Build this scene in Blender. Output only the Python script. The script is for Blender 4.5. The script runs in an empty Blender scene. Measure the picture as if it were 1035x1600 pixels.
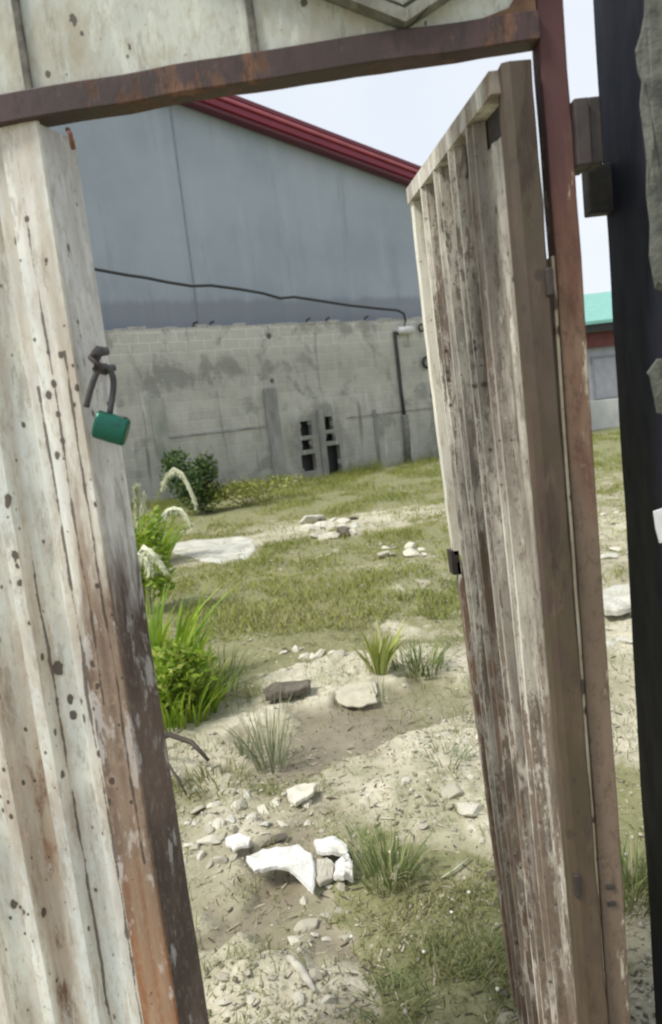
import bpy, bmesh, math, random
import numpy as np
from mathutils import Vector, Matrix

R = math.radians
S = bpy.context.scene
C = S.collection

# ------------------------------------------------------------------ camera
FPX, PITCH, ROLL, EYE = 1150.0, R(7.5), R(6.5), 1.65
cam_data = bpy.data.cameras.new('camera')
cam = bpy.data.objects.new('camera', cam_data)
C.objects.link(cam)
cp, sp, cr, sr = math.cos(PITCH), math.sin(PITCH), math.cos(ROLL), math.sin(ROLL)
right = Vector((cr, -sr*sp, -sr*cp))
upv = Vector((sr, cr*sp, cr*cp))
back = Vector((0, -cp, sp))
M3 = Matrix((right, upv, back)).transposed()
cam.matrix_world = Matrix.Translation((0, 0, EYE)) @ M3.to_4x4()
cam_data.sensor_fit = 'VERTICAL'
cam_data.sensor_height = 24
cam_data.lens = 24*FPX/1600
cam_data.clip_start = 0.05
cam_data.clip_end = 2000
cam_data.dof.use_dof = True
cam_data.dof.focus_distance = 2.2
cam_data.dof.aperture_fstop = 3.2
S.camera = cam

# ------------------------------------------------------------------ world, sun, exposure
SUN_EL, SUN_AZ = R(54), R(-116)      # azimuth from +Y towards +X
world = bpy.data.worlds.new('World')
S.world = world
world.use_nodes = True
wt = world.node_tree
wt.nodes.clear()
wo = wt.nodes.new('ShaderNodeOutputWorld')
wb = wt.nodes.new('ShaderNodeBackground')
wb.inputs['Strength'].default_value = 0.1
sky = wt.nodes.new('ShaderNodeTexSky')
sky.sky_type = 'NISHITA'
sky.sun_disc = False
sky.sun_elevation = SUN_EL
sky.sun_rotation = SUN_AZ
wtc = wt.nodes.new('ShaderNodeTexCoord')
wn = wt.nodes.new('ShaderNodeTexNoise')
wn.inputs['Scale'].default_value = 2.2
wn.inputs['Detail'].default_value = 5
wt.links.new(wtc.outputs['Generated'], wn.inputs['Vector'])
wr = wt.nodes.new('ShaderNodeValToRGB')
wr.color_ramp.elements[0].position = 0.35
wr.color_ramp.elements[0].color = (0.70, 0.76, 0.84, 1)
wr.color_ramp.elements[1].position = 0.62
wr.color_ramp.elements[1].color = (0.81, 0.84, 0.88, 1)
wt.links.new(wn.outputs['Fac'], wr.inputs['Fac'])
wm = wt.nodes.new('ShaderNodeVectorMath')
wm.operation = 'SCALE'
wm.inputs['Scale'].default_value = 8.2
wt.links.new(wr.outputs['Color'], wm.inputs[0])
wx = wt.nodes.new('ShaderNodeMixRGB')
wx.inputs['Fac'].default_value = 0.88
wt.links.new(sky.outputs['Color'], wx.inputs['Color1'])
wt.links.new(wm.outputs['Vector'], wx.inputs['Color2'])
wt.links.new(wx.outputs['Color'], wb.inputs['Color'])
wt.links.new(wb.outputs['Background'], wo.inputs['Surface'])

sun_d = bpy.data.lights.new('sun', 'SUN')
sun_d.energy = 2.6
sun_d.angle = R(13)
sun_d.color = (1.0, 0.96, 0.89)
sun = bpy.data.objects.new('sun', sun_d)
C.objects.link(sun)
sd = Vector((math.sin(SUN_AZ)*math.cos(SUN_EL), math.cos(SUN_AZ)*math.cos(SUN_EL), math.sin(SUN_EL)))
sun.rotation_euler = sd.to_track_quat('Z', 'Y').to_euler()
S.view_settings.view_transform = 'Standard'
S.view_settings.look = 'None'
S.view_settings.exposure = 0.56
S.view_settings.gamma = 1
S.cycles.pixel_filter_type = 'BLACKMAN_HARRIS'
S.cycles.filter_width = 2.2
S.cycles.max_bounces = 6

# ------------------------------------------------------------------ helpers
def ray(px, py):
    dx, dy = px-517.5, py-800
    u = dx*cr - dy*sr
    w = dx*sr + dy*cr
    return np.array([u, FPX*cp - w*sp, -FPX*sp - w*cp])
O = np.array([0, 0, EYE])
def G(px, py, z=0.0):                 # point at height z
    d = ray(px, py)
    return O + d*(z-EYE)/d[2]
def PY(px, py, y):                    # point at depth y
    d = ray(px, py)
    return O + d*y/d[1]

def props(o, label=None, cat=None, group=None, kind=None):
    if label: o['label'] = label
    if cat: o['category'] = cat
    if group: o['group'] = group
    if kind: o['kind'] = kind
    return o
def empty(name, loc, rz=0, **k):
    o = bpy.data.objects.new(name, None)
    o.location = loc
    o.rotation_euler = (0, 0, rz)
    o.empty_display_size = 0.1
    C.objects.link(o)
    return props(o, **k)
def link(name, me, mat, parent=None, smooth=False, **k):
    if mat and not me.materials: me.materials.append(mat)
    o = bpy.data.objects.new(name, me)
    C.objects.link(o)
    if parent: o.parent = parent
    if smooth: me.polygons.foreach_set('use_smooth', [True]*len(me.polygons))
    return props(o, **k)
def mesh_from(name, v, f):
    me = bpy.data.meshes.new(name)
    me.from_pydata([tuple(map(float, p)) for p in v], [], f)
    me.update()
    return me
def build(name, bm, mat, parent=None, smooth=False, **k):
    me = bpy.data.meshes.new(name)
    bmesh.ops.recalc_face_normals(bm, faces=bm.faces)
    bm.to_mesh(me)
    bm.free()
    return link(name, me, mat, parent, smooth, **k)
def box(bm, x0, x1, y0, y1, z0, z1, bev=0.0):
    r = bmesh.ops.create_cube(bm, size=1)
    vs = r['verts']
    for v in vs:
        v.co = Vector(((x0+x1)/2+v.co.x*(x1-x0), (y0+y1)/2+v.co.y*(y1-y0), (z0+z1)/2+v.co.z*(z1-z0)))
    if bev:
        es = list({e for v in vs for e in v.link_edges})
        bmesh.ops.bevel(bm, geom=es, offset=bev, segments=2, affect='EDGES', profile=0.5)
    return vs
def tube(bm, pts, rad, n=8):
    pts = [Vector(p) for p in pts]
    rads = rad if isinstance(rad, (list, tuple)) else [rad]*len(pts)
    rings = []
    for i, p in enumerate(pts):
        t = (pts[min(i+1, len(pts)-1)]-pts[max(i-1, 0)]).normalized()
        a = t.cross(Vector((0.13, 0.2, 1)) if abs(t.z) < 0.95 else Vector((1, 0.1, 0))).normalized()
        b = t.cross(a).normalized()
        rings.append([bm.verts.new(p+(a*math.cos(2*math.pi*k/n)+b*math.sin(2*math.pi*k/n))*rads[i]) for k in range(n)])
    for i in range(len(rings)-1):
        for k in range(n):
            bm.faces.new((rings[i][k], rings[i][(k+1) % n], rings[i+1][(k+1) % n], rings[i+1][k]))
    bm.faces.new(rings[0][::-1]); bm.faces.new(rings[-1])
def extrude_profile(prof, z0, z1, nz=1, thick=None, wob=0.0, seed=1):
    """open profile [(x,y)..] swept up in z, as a thin solid sheet"""
    rnd = random.Random(seed)
    v, f = [], []
    n = len(prof)
    for j in range(nz+1):
        z = z0+(z1-z0)*j/nz
        for side in (0, 1):
            for (x, y) in prof:
                w = (fbm(np.array([x*9.0]), np.array([z*2.2]), seed, 2)[0]-.5)*wob
                v.append((x, y+side*thick+w, z))
    row = 2*n
    for j in range(nz):
        for i in range(n-1):
            a = j*row+i
            f.append((a, a+1, a+1+row, a+row))
            b = a+n
            f.append((b+1, b, b+row, b+1+row))
        f.append((j*row, j*row+row, j*row+row+n, j*row+n))
        e = j*row+n-1
        f.append((e, e+n, e+n+row, e+row))
    for j in (0, nz):
        for i in range(n-1):
            a = j*row+i
            f.append((a, a+n, a+n+1, a+1))
    return v, f

# numpy value noise
def _h(ix, iy, s):
    n = (ix.astype(np.int64)*374761393 + iy.astype(np.int64)*668265263 + s*1274126177) & 0xffffffff
    n = ((n ^ (n >> 13))*1274126177) & 0xffffffff
    return ((n ^ (n >> 16)) & 0xffff)/65535.0
def vnoise(x, y, s=0):
    ix, iy = np.floor(x), np.floor(y)
    fx, fy = x-ix, y-iy
    fx, fy = fx*fx*(3-2*fx), fy*fy*(3-2*fy)
    a = _h(ix, iy, s); b = _h(ix+1, iy, s); c = _h(ix, iy+1, s); d = _h(ix+1, iy+1, s)
    return a+(b-a)*fx+(c-a)*fy+(a-b-c+d)*fx*fy
def fbm(x, y, s=0, o=4):
    t, a, n = 0, 1.0, 0
    for k in range(o):
        t = t+a*vnoise(x*2**k+k*17.3, y*2**k+k*9.1, s+k); n += a; a *= 0.5
    return t/n

# ------------------------------------------------------------------ node material DSL
class MT:
    def __init__(s, name):
        s.m = bpy.data.materials.new(name)
        s.m.use_nodes = True
        s.t = s.m.node_tree
        s.b = s.t.nodes['Principled BSDF']
        s.tc = s.t.nodes.new('ShaderNodeTexCoord')
        s.b.inputs['Roughness'].default_value = 0.8
    def vec(s, scale=(1, 1, 1), loc=(0, 0, 0), src='Object'):
        n = s.t.nodes.new('ShaderNodeMapping')
        n.inputs['Scale'].default_value = scale
        n.inputs['Location'].default_value = loc
        s.t.links.new(s.tc.outputs[src], n.inputs['Vector'])
        return n.outputs['Vector']
    def put(s, sock, v):
        if isinstance(v, bpy.types.NodeSocket): s.t.links.new(v, sock)
        elif isinstance(v, (tuple, list)) and len(v) == 3 and sock.type == 'RGBA': sock.default_value = (*v, 1)
        else: sock.default_value = v
    def noise(s, v, scale, detail=4, rough=0.55, dist=0.0):
        n = s.t.nodes.new('ShaderNodeTexNoise')
        s.put(n.inputs['Vector'], v)
        n.inputs['Scale'].default_value = scale
        n.inputs['Detail'].default_value = detail
        n.inputs['Roughness'].default_value = rough
        n.inputs['Distortion'].default_value = dist
        return n.outputs['Fac']
    def vor(s, v, scale, feature='F1', rnd=1.0):
        n = s.t.nodes.new('ShaderNodeTexVoronoi')
        n.feature = feature
        s.put(n.inputs['Vector'], v)
        n.inputs['Scale'].default_value = scale
        n.inputs['Randomness'].default_value = rnd
        return n
    def step(s, x, lo, hi):
        n = s.t.nodes.new('ShaderNodeMapRange')
        n.interpolation_type = 'SMOOTHSTEP'
        s.put(n.inputs['Value'], x)
        n.inputs['From Min'].default_value = lo
        n.inputs['From Max'].default_value = hi
        return n.outputs['Result']
    def mth(s, op, a, b=0.0):
        n = s.t.nodes.new('ShaderNodeMath')
        n.operation = op
        n.use_clamp = False
        s.put(n.inputs[0], a); s.put(n.inputs[1], b)
        return n.outputs[0]
    def mix(s, f, a, b, mode='MIX'):
        n = s.t.nodes.new('ShaderNodeMixRGB')
        n.blend_type = mode
        s.put(n.inputs['Fac'], f); s.put(n.inputs['Color1'], a); s.put(n.inputs['Color2'], b)
        return n.outputs['Color']
    def sep(s, v=None):
        n = s.t.nodes.new('ShaderNodeSeparateXYZ')
        s.t.links.new(v if v else s.tc.outputs['Object'], n.inputs[0])
        return n.outputs
    def attr(s, name):
        n = s.t.nodes.new('ShaderNodeAttribute')
        n.attribute_name = name
        return n
    def bump(s, h, strength=0.3, dist=0.01):
        n = s.t.nodes.new('ShaderNodeBump')
        n.inputs['Strength'].default_value = strength
        n.inputs['Distance'].default_value = dist
        s.t.links.new(h, n.inputs['Height'])
        s.t.links.new(n.outputs['Normal'], s.b.inputs['Normal'])
    def out(s, col, rough=None, metal=None):
        s.put(s.b.inputs['Base Color'], col)
        if rough is not None: s.put(s.b.inputs['Roughness'], rough)
        if metal is not None: s.put(s.b.inputs['Metallic'], metal)
        return s.m

def simple(name, a, b, scale=8, rough=0.8, stretch=(1, 1, 1), bump=0.3, bd=0.004):
    m = MT(name)
    v = m.vec(stretch)
    n = m.noise(v, scale, 6, 0.65)
    m.bump(n, bump, bd)
    return m.out(m.mix(m.step(n, 0.3, 0.7), a, b), rough)

def painted(name, light, tint, stain, rust=(0.14, 0.065, 0.035), rust_at=0.62, stain_at=0.5,
            zrust=None, spots=1.0, streak=0.12, sp_scale=16, cracks=(), orange=None, finek=.35, peel=None, gritk=.4):
    """weathered paint on sheet steel: streaks, brown stains, chips down to rust, small dark pits.
    zrust=(z_lo, z_hi): the rust takes over below this height (a stain with its own uneven edge)"""
    m = MT(name)
    vs = m.vec((1, 1, streak))
    v = m.vec()
    big = m.noise(vs, 9, 5, 0.6)
    fine = m.noise(vs, 55, 5, 0.7)
    blot = m.noise(v, 5, 4, 0.6)
    c = m.mix(m.step(blot, 0.35, 0.65), light, tint)
    c = m.mix(m.mth('MULTIPLY', m.step(big, stain_at, stain_at+0.2), 0.75), c, stain)
    c = m.mix(m.mth('MULTIPLY', m.step(fine, 0.47, 0.66), finek), c, stain)
    c = m.mix(m.mth('MULTIPLY', m.step(m.noise(m.vec((1, 1, .35), (11, 4, 2)), 4.5, 5, .65), .5, .68), .5), c, stain)
    if peel:
        # paint flaked off in long hard-edged scabs, more of it gone lower down
        pn = m.mth('ADD', m.mth('MULTIPLY', m.noise(m.vec((1, 1, .12), (2, 7, 1)), 30, 9, .78, .3), .5), m.mth('ADD', m.mth('MULTIPLY', m.noise(m.vec((1, 1, .3), (5, 1, 4)), 7, 5, .6), .25), m.mth('MULTIPLY', m.noise(m.vec((1, 1, .55), (3, 3, 4)), 75, 6, .8), .25)))
        zt_ = m.mth('MULTIPLY', m.mth('SUBTRACT', 1.0, m.step(m.sep()[2], .3, 2.0)), peel[1])
        pk_ = m.step(m.mth('ADD', pn, zt_), peel[0], peel[0]+.025)
        c = m.mix(m.mth('MULTIPLY', pk_, .92), c, m.mix(m.step(m.noise(m.vec((1, 1, .2)), 40, 5, .7), .35, .65), stain, tuple(k*1.9 for k in stain)))
    rm = m.step(m.mth('ADD', m.mth('MULTIPLY', big, 0.6), m.mth('MULTIPLY', m.noise(m.vec((1, 1, 0.35)), 26, 6, 0.7), 0.4)), rust_at, rust_at+0.07)
    if zrust:
        z = m.sep()[2]
        zz = m.mth('ADD', z, m.mth('MULTIPLY', m.mth('SUBTRACT', m.noise(m.vec((1.6, 1.6, 0.25)), 14, 5, 0.6), 0.5), 0.9))
        zm = m.mth('SUBTRACT', 1.0, m.step(zz, zrust[0], zrust[1]))
        rm = m.mth('MAXIMUM', rm, zm)
    rc = m.mix(m.step(m.noise(m.vec((1, 1, 0.3)), 12, 5), 0.35, 0.7), rust, tuple(min(1, k*2.0) for k in rust))
    if orange:
        oz = m.mth('ADD', m.sep()[2], m.mth('MULTIPLY', m.mth('SUBTRACT', m.noise(m.vec((2.5, 1, .4), (3, 3, 0)), 9, 5, .6), .5), .5))
        rc = m.mix(m.mth('MULTIPLY', m.mth('SUBTRACT', 1.0, m.step(oz, orange[0], orange[1])), .8), rc, m.mix(m.step(fine, .4, .65), (0.30, 0.13, 0.055), (0.40, 0.23, 0.13)))
    c = m.mix(rm, c, rc)
    # pits: a few dark chips scattered over the sheet
    s3 = m.sep()
    flat = m.t.nodes.new('ShaderNodeCombineXYZ')
    m.t.links.new(m.mth('ADD', s3[0], s3[1]), flat.inputs[0]); m.t.links.new(m.mth('MULTIPLY', s3[2], .7), flat.inputs[1])
    pit = None
    grit = m.noise(m.vec((1, 1, .4), (8, 8, 8)), 110, 7, .8)
    c = m.mix(m.mth('MULTIPLY', m.step(grit, .50, .64), gritk), c, stain)
    c = m.mix(m.mth('MULTIPLY', m.step(m.noise(m.vec((1, 1, .22), (1, 8, 5)), 38, 8, .75), .56, .60), gritk*.9), c, tuple(k*.55 for k in stain))
    c = m.mix(m.mth('MULTIPLY', m.step(m.noise(m.vec((1, 1, .3), (4, 8, 5)), 24, 8, .7), .56, .62), .35), c, tuple(min(.82, k*1.35) for k in light))
    pm = m.step(m.noise(m.vec((1, 1, .8), (6, 6, 6)), 6, 4, .6), .42, .62)
    for sc, lo, rr in ((sp_scale, .62, .12), (sp_scale*2.3, .72, .17)):
        vo = m.vor(flat.outputs[0], sc)
        vo.voronoi_dimensions = '2D'
        rn = m.sep(vo.outputs['Color'])
        rad = m.mth('MULTIPLY', m.mth('MULTIPLY', m.step(rn[0], lo, 1.05), m.mth('ADD', m.mth('MULTIPLY', pm, 1.1), .35)), rr*spots*1.15)
        wobd = m.mth('ADD', vo.outputs['Distance'], m.mth('MULTIPLY', m.mth('SUBTRACT', m.noise(v, 110, 3), 0.5), 0.2))
        halo = m.mth('SUBTRACT', 1.0, m.step(m.mth('SUBTRACT', wobd, rad), 0, .13))
        c = m.mix(m.mth('MULTIPLY', m.mth('MULTIPLY', halo, m.step(rn[0], lo+.1, lo+.3)), .35), c, stain)
        p1 = m.mth('MULTIPLY', m.mth('LESS_THAN', wobd, rad), 0.88)
        pit = p1 if pit is None else m.mth('MAXIMUM', pit, p1)
    for (xk, wk, z0k, z1k) in cracks:
        wb_ = m.mth('MULTIPLY', m.mth('SUBTRACT', m.noise(m.vec((0, 0, 1), (xk*50, 0, 0)), 6, 4, .6), .5), .016)
        dx_ = m.mth('ABSOLUTE', m.mth('SUBTRACT', m.mth('ADD', s3[0], wb_), xk))
        ww = m.mth('MULTIPLY', m.step(m.noise(m.vec((0, 0, 1), (xk*90, 0, 5)), 9, 5, .7), .36, .62), wk)
        on = m.mth('MULTIPLY', m.mth('LESS_THAN', dx_, ww), m.mth('MULTIPLY', m.mth('GREATER_THAN', s3[2], z0k), m.mth('LESS_THAN', s3[2], z1k)))
        pit = m.mth('MAXIMUM', pit, m.mth('MULTIPLY', on, .8))
        near_ = m.mth('SUBTRACT', 1.0, m.step(dx_, wk, wk*5))
        c = m.mix(m.mth('MULTIPLY', near_, .3), c, stain)
    c = m.mix(pit, c, (0.05, 0.035, 0.028))
    h = m.mth('SUBTRACT', m.mth('MULTIPLY', fine, 0.5), m.mth('ADD', m.mth('MULTIPLY', rm, 0.35), pit))
    m.bump(h, 0.5, 0.003)
    return m.out(c, m.mth('ADD', 0.55, m.mth('MULTIPLY', rm, 0.3)))

CREAM = painted('cream_paint_leaf', (0.82, 0.82, 0.74), (0.66, 0.69, 0.66), (0.38, 0.28, 0.19), rust=(.17, .10, .065), rust_at=0.575, stain_at=0.46,
                peel=(.60, .03), sp_scale=20, spots=1.15, cracks=((-.388, .0035, .3, 2.0), (-.455, .004, .2, 1.75), (-.52, .003, .2, 1.5)))
CREAM_STILE = painted('stile_paint', (0.83, 0.83, 0.76), (0.70, 0.71, 0.67), (0.40, 0.31, 0.22), rust=(0.115, 0.078, 0.058),
                      rust_at=0.63, stain_at=0.5, zrust=(1.38, 1.58), peel=(.61, .03), sp_scale=24, cracks=((-.425, .003, 1.2, 2.1), (-.40, .003, .9, 1.8)), orange=(.65, .98))
TOPCREAM = painted('top_panel_paint', (0.56, 0.58, 0.51), (0.46, 0.48, 0.43), (0.33, 0.28, 0.19), rust_at=0.63, stain_at=0.52, spots=1.1, streak=0.5, sp_scale=14)
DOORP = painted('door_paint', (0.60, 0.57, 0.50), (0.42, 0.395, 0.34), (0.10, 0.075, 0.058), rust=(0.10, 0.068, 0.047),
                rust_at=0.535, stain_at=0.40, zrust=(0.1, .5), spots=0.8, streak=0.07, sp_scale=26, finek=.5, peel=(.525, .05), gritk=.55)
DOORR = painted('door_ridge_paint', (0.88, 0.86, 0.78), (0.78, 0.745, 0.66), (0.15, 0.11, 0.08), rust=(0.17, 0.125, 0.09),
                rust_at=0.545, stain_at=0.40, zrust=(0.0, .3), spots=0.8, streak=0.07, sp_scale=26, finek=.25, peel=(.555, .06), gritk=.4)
EDGEW = painted('door_edge_paint', (0.86, 0.85, 0.74), (0.76, 0.74, 0.64), (0.5, 0.42, 0.28), rust=(0.13, 0.085, 0.06), rust_at=0.66,
                stain_at=0.6, zrust=(1.26, 1.30), spots=0.5)
RUSTST = painted('rusty_stile', (0.10, 0.068, 0.047), (0.07, 0.047, 0.034), (0.06, 0.047, 0.023), rust=(0.045, 0.028, 0.022), rust_at=0.52, stain_at=0.42, spots=0.9, finek=.6, streak=.2)

def rusty_post():
    m = MT('rusty_post')
    v = m.vec((1, 1, 0.2))
    n = m.noise(v, 10, 6, 0.65)
    z = m.sep()[2]
    zz = m.mth('ADD', z, m.mth('MULTIPLY', m.mth('SUBTRACT', n, 0.5), 0.8))
    c = m.mix(m.step(n, 0.35, 0.65), (0.13, 0.095, 0.066), (0.18, 0.13, 0.095))      # brown oxide low on the post
    c = m.mix(m.step(zz, 1.42, 1.62), c, m.mix(m.step(m.noise(v, 22, 5), 0.4, 0.6), (0.13, 0.06, 0.042), (0.20, 0.13, 0.085)))
    c = m.mix(m.step(zz, 1.9, 2.02), c, (0.085, 0.034, 0.034))
    g2 = m.noise(m.vec((1, 1, .5), (9, 2, 1)), 70, 7, .8)
    c = m.mix(m.mth('MULTIPLY', m.step(g2, .50, .62), .5), c, (0.065, 0.035, 0.025))
    pale = m.step(m.noise(m.vec((1, 1, 0.25), (4, 2, 1)), 17, 6, 0.7), 0.60, 0.66)
    c = m.mix(m.mth('MULTIPLY', pale, 0.8), c, (0.5, 0.45, 0.36))
    m.bump(n, 0.5, 0.003)
    return m.out(c, 0.8)
POST = rusty_post()
BEAM = painted('rusty_beam', (0.068, 0.034, 0.031), (0.05, 0.027, 0.025), (0.03, 0.018, 0.014), rust=(.095, .048, .03), rust_at=.53, stain_at=.45, streak=.5, sp_scale=30, gritk=.6, finek=.5)
IRON = simple('dark_iron', (0.025, 0.02, 0.019), (0.055, 0.04, 0.037), 25, 0.6)
GREYIRON = simple('grey_iron', (0.05, 0.048, 0.044), (0.10, 0.095, 0.085), 30, 0.7)
BLACK = simple('black_rubber', (0.02, 0.02, 0.02), (0.04, 0.04, 0.04), 20, 0.6)
def foam_mat():
    m = MT('white_foam')
    v = m.vec()
    c = m.mix(m.step(m.noise(v, 9, 6, .7), .5, .72), (0.66, 0.66, 0.63), (0.42, 0.39, 0.32))
    c = m.mix(m.mth('MULTIPLY', m.step(m.noise(v, 45, 5, .7), .58, .7), .6), c, (0.34, 0.30, 0.23))
    m.bump(m.noise(v, 35, 5, .7), .4, .004)
    return m.out(c, .7)
WHITE = foam_mat()
CEMENT = simple('cement_slab', (0.36, 0.355, 0.29), (0.58, 0.57, 0.5), 5, 0.9)
STONE = simple('pale_stone', (0.46, 0.44, 0.35), (0.66, 0.63, 0.53), 12, 0.9, bump=0.6)
STONE2 = simple('grey_stone', (0.33, 0.31, 0.235), (0.48, 0.45, 0.36), 14, 0.9, bump=0.6)
DARKSTONE = simple('dark_stone', (0.07, 0.06, 0.045), (0.15, 0.13, 0.1), 14, 0.9, bump=0.6)
WOODM = simple('grey_wood', (0.20, 0.16, 0.11), (0.36, 0.31, 0.23), 12, 0.85, (1, 1, 1))
SANDCLOTH = simple('sandy_cloth', (0.40, 0.37, 0.28), (0.52, 0.49, 0.38), 10, .95)
ROPE = simple('grey_cloth', (0.36, 0.34, 0.28), (0.52, 0.5, 0.42), 25, 0.95)

# ------------------------------------------------------------------ ground
# patches of cover, seen at pixel centre, with radii in metres: (px, py, rx, ry, kind, weight)
PAT = [
    (500, 1070, .75, .45, 'p', 1.0), (590, 1085, .5, .35, 'p', .9), (640, 1180, .5, .22, 'p', .7), (720, 1130, .35, .4, 'p', .8),
    (660, 1280, .3, .2, 'p', .9), (740, 1260, .2, .22, 'p', 1.1), (310, 1200, .3, .3, 'p', .8), (330, 1420, .22, .3, 'p', .9),
    (400, 1560, .28, .16, 'p', 1.1), (480, 1580, .2, .12, 'p', .8), (300, 1300, .2, .2, 'p', .7), (390, 1120, .4, .3, 'p', .6),
    (620, 935, .3, 1.6, 'p', 1.0), (540, 820, 1.1, 1.0, 'p', .8), (610, 885, .9, .35, 'p', .8), (420, 905, .5, .3, 'p', .6), (330, 985, .4, .2, 'p', .6), (560, 980, .35, .15, 'm', .9), (470, 890, .5, .25, 'm', .8), (650, 800, .8, .5, 'p', .6), (420, 985, .35, .12, 'p', .7), (250, 1000, .3, .2, 'm', .7), (440, 840, .7, .5, 'p', .6), (760, 1560, .1, .1, 'p', .5),
    (980, 1000, .5, 1.2, 'p', 1.0), (990, 1150, .3, .5, 'p', .8), (955, 820, .8, 1.2, 'p', .7), (530, 1010, .8, .3, 'p', .4),
    (570, 1135, .8, .22, 'm', 1.2), (490, 1190, .4, .2, 'm', 1.0), (690, 1080, .45, .2, 'm', 1.0), (390, 1440, .22, .22, 'm', 1.3),
    (330, 1500, .14, .12, 'm', 1.0), (450, 1310, .35, .12, 'm', .9), (530, 1460, .14, .12, 'm', .6), (340, 1360, .2, .1, 'm', .5),
    (560, 770, 3.2, 4.5, 'g', 1.2), (350, 930, 1.5, 1.8, 'g', 1.1), (470, 920, 1.4, 1.6, 'g', 1.1), (300, 1040, .8, .9, 'g', 1.1),
    (430, 1000, .9, .5, 'g', .9), (660, 1010, .6, .4, 'g', 1.0), (640, 860, 2.0, 1.7, 'g', .9), (260, 1240, .35, .25, 'g', .6),
    (400, 1230, .35, .22, 'g', .6), (610, 1340, .22, .25, 'g', 1.0), (660, 1490, .28, .25, 'g', .8), (740, 1450, .2, .22, 'g', .75),
    (720, 1560, .25, .12, 'g', .8), (700, 1190, .3, .15, 'g', .6), (1000, 1350, .3, .6, 'g', 1.0), (950, 700, 5, 7, 'g', 1.2),
    (300, 800, 2.5, 3.0, 'g', 1.1), (600, 1420, .15, .2, 'g', .7), (500, 1480, .1, .12, 'g', .3), (690, 950, .5, .6, 'g', .7),
    (760, 1380, .14, .14, 'g', .6), (960, 1250, .3, .3, 'g', .7),
]
PATW = [(G(a, b)[0], G(a, b)[1], rx, ry, k, w) for a, b, rx, ry, k, w in PAT]
def cover(x, y):
    """grass, mud, pale sand amounts at world x, y (arrays)"""
    wx_ = x+(fbm(x*1.7, y*1.7, 31, 4)-.5)*(.5+.04*y)
    wy_ = y+(fbm(x*1.7, y*1.7, 57, 4)-.5)*(.5+.08*y)
    wx_ = wx_+(fbm(x*9, y*9, 131, 4)-.5)*.22; wy_ = wy_+(fbm(x*9, y*9, 157, 4)-.5)*.22
    acc = {'g': 0.0, 'm': 0.0, 'p': 0.0}
    for cx, cy, rx, ry, k, w in PATW:
        acc[k] = acc[k]+w*np.exp(-((wx_-cx)/rx)**2-((wy_-cy)/ry)**2)
    far = np.clip((y-12)/10, 0, 1)+np.clip((np.abs(x)-7)/6, 0, 1)+np.clip((1.0-y)/2, 0, .4)
    n1 = fbm(x*2.1, y*2.1, 5, 5)
    n2 = fbm(x*5.0, y*5.0, 9, 4)
    n3 = fbm(x*13.0, y*13.0, 19, 4)
    g = np.clip((acc['g']+far*.7-acc['p']*.8-acc['m']*.7+(n1-.5)*1.5+(n2-.5)*.9+(n3-.5)*1.1-.22)*1.7, 0, 1)
    mu = np.clip((acc['m']+(n1-.5)*.9+(n2-.5)*.8+(n3-.5)*.6-.35)*2, 0, 1)
    pa = np.clip((acc['p']+(n2-.5)*1.4-.1)*1.2, 0, 1)*(1-mu)
    return g, mu, pa
def height(x, y):
    g, mu, pa = cover(x, y)
    near = np.exp(-np.maximum(y-2, 0)/9)
    h = (fbm(x*.7, y*.7, 71, 3)-.5)*.09
    h = h+(fbm(x*3.3, y*3.3, 72, 4)-.5)*.045*near*(1-.8*mu)
    h = h+np.abs(fbm(x*9, y*9, 75, 4)-.5)*.06*near*(1-.9*mu)*(.5+pa*.6)
    h = h+pa*.02*near-mu*.025
    # heaped sand lump by the gate
    for px, py, a, r in ((400, 1550, .025, .12), (470, 1590, .025, .10), (640, 1185, .025, .3), (560, 1075, .025, .3)):
        q = G(px, py)
        h = h+a*np.exp(-((x-q[0])/r)**2-((y-q[1])/r)**2)*(.2+1.6*fbm(x*11, y*11, 80, 3))
    return h
def hz(x, y): return float(height(np.array([float(x)]), np.array([float(y)]))[0])
def snap(px, py):                      # pixel -> point on the uneven ground
    q = G(px, py)
    for _ in range(4): q = G(px, py, hz(q[0], q[1]))
    return Vector(q)

def axis(lo, hi, d0, c, g=0.04, dmax=12):
    r, l = [c], [c]
    while r[-1] < hi: r.append(r[-1]+min(dmax, d0+g*max(0, r[-1]-c-2)))
    while l[-1] > lo: l.append(l[-1]-min(dmax, d0+g*max(0, c-l[-1]-2)))
    return np.array(l[::-1][:-1]+r)
gx = axis(-400, 400, .018, 0, .022)
gy = axis(-60, 900, .016, 2.0, .016)
X, Yg = np.meshgrid(gx, gy)
Hh = height(X.ravel(), Yg.ravel())
gm, mm, pm = cover(X.ravel(), Yg.ravel())
nv, nr = len(gx), len(gy)
co = np.stack([X.ravel(), Yg.ravel(), Hh], 1).astype(np.float32)
i0 = (np.arange(nr-1)[:, None]*nv+np.arange(nv-1)[None, :]).ravel()
quads = np.stack([i0, i0+1, i0+1+nv, i0+nv], 1).astype(np.int32)
def np_mesh(name, co, faces):
    me = bpy.data.meshes.new(name)
    k = faces.shape[1]
    me.vertices.add(len(co)); me.vertices.foreach_set('co', co.astype(np.float32).ravel())
    me.loops.add(faces.size); me.loops.foreach_set('vertex_index', faces.astype(np.int32).ravel())
    me.polygons.add(len(faces))
    me.polygons.foreach_set('loop_start', np.arange(0, faces.size, k, dtype=np.int32))
    me.update(calc_edges=True)
    return me
gme = np_mesh('ground', co, quads)
ca = gme.color_attributes.new('cover', 'FLOAT_COLOR', 'POINT')
ca.data.foreach_set('color', np.stack([gm, mm, pm, np.ones_like(gm)], 1).astype(np.float32).ravel())
gme.polygons.foreach_set('use_smooth', [True]*len(gme.polygons))

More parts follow.
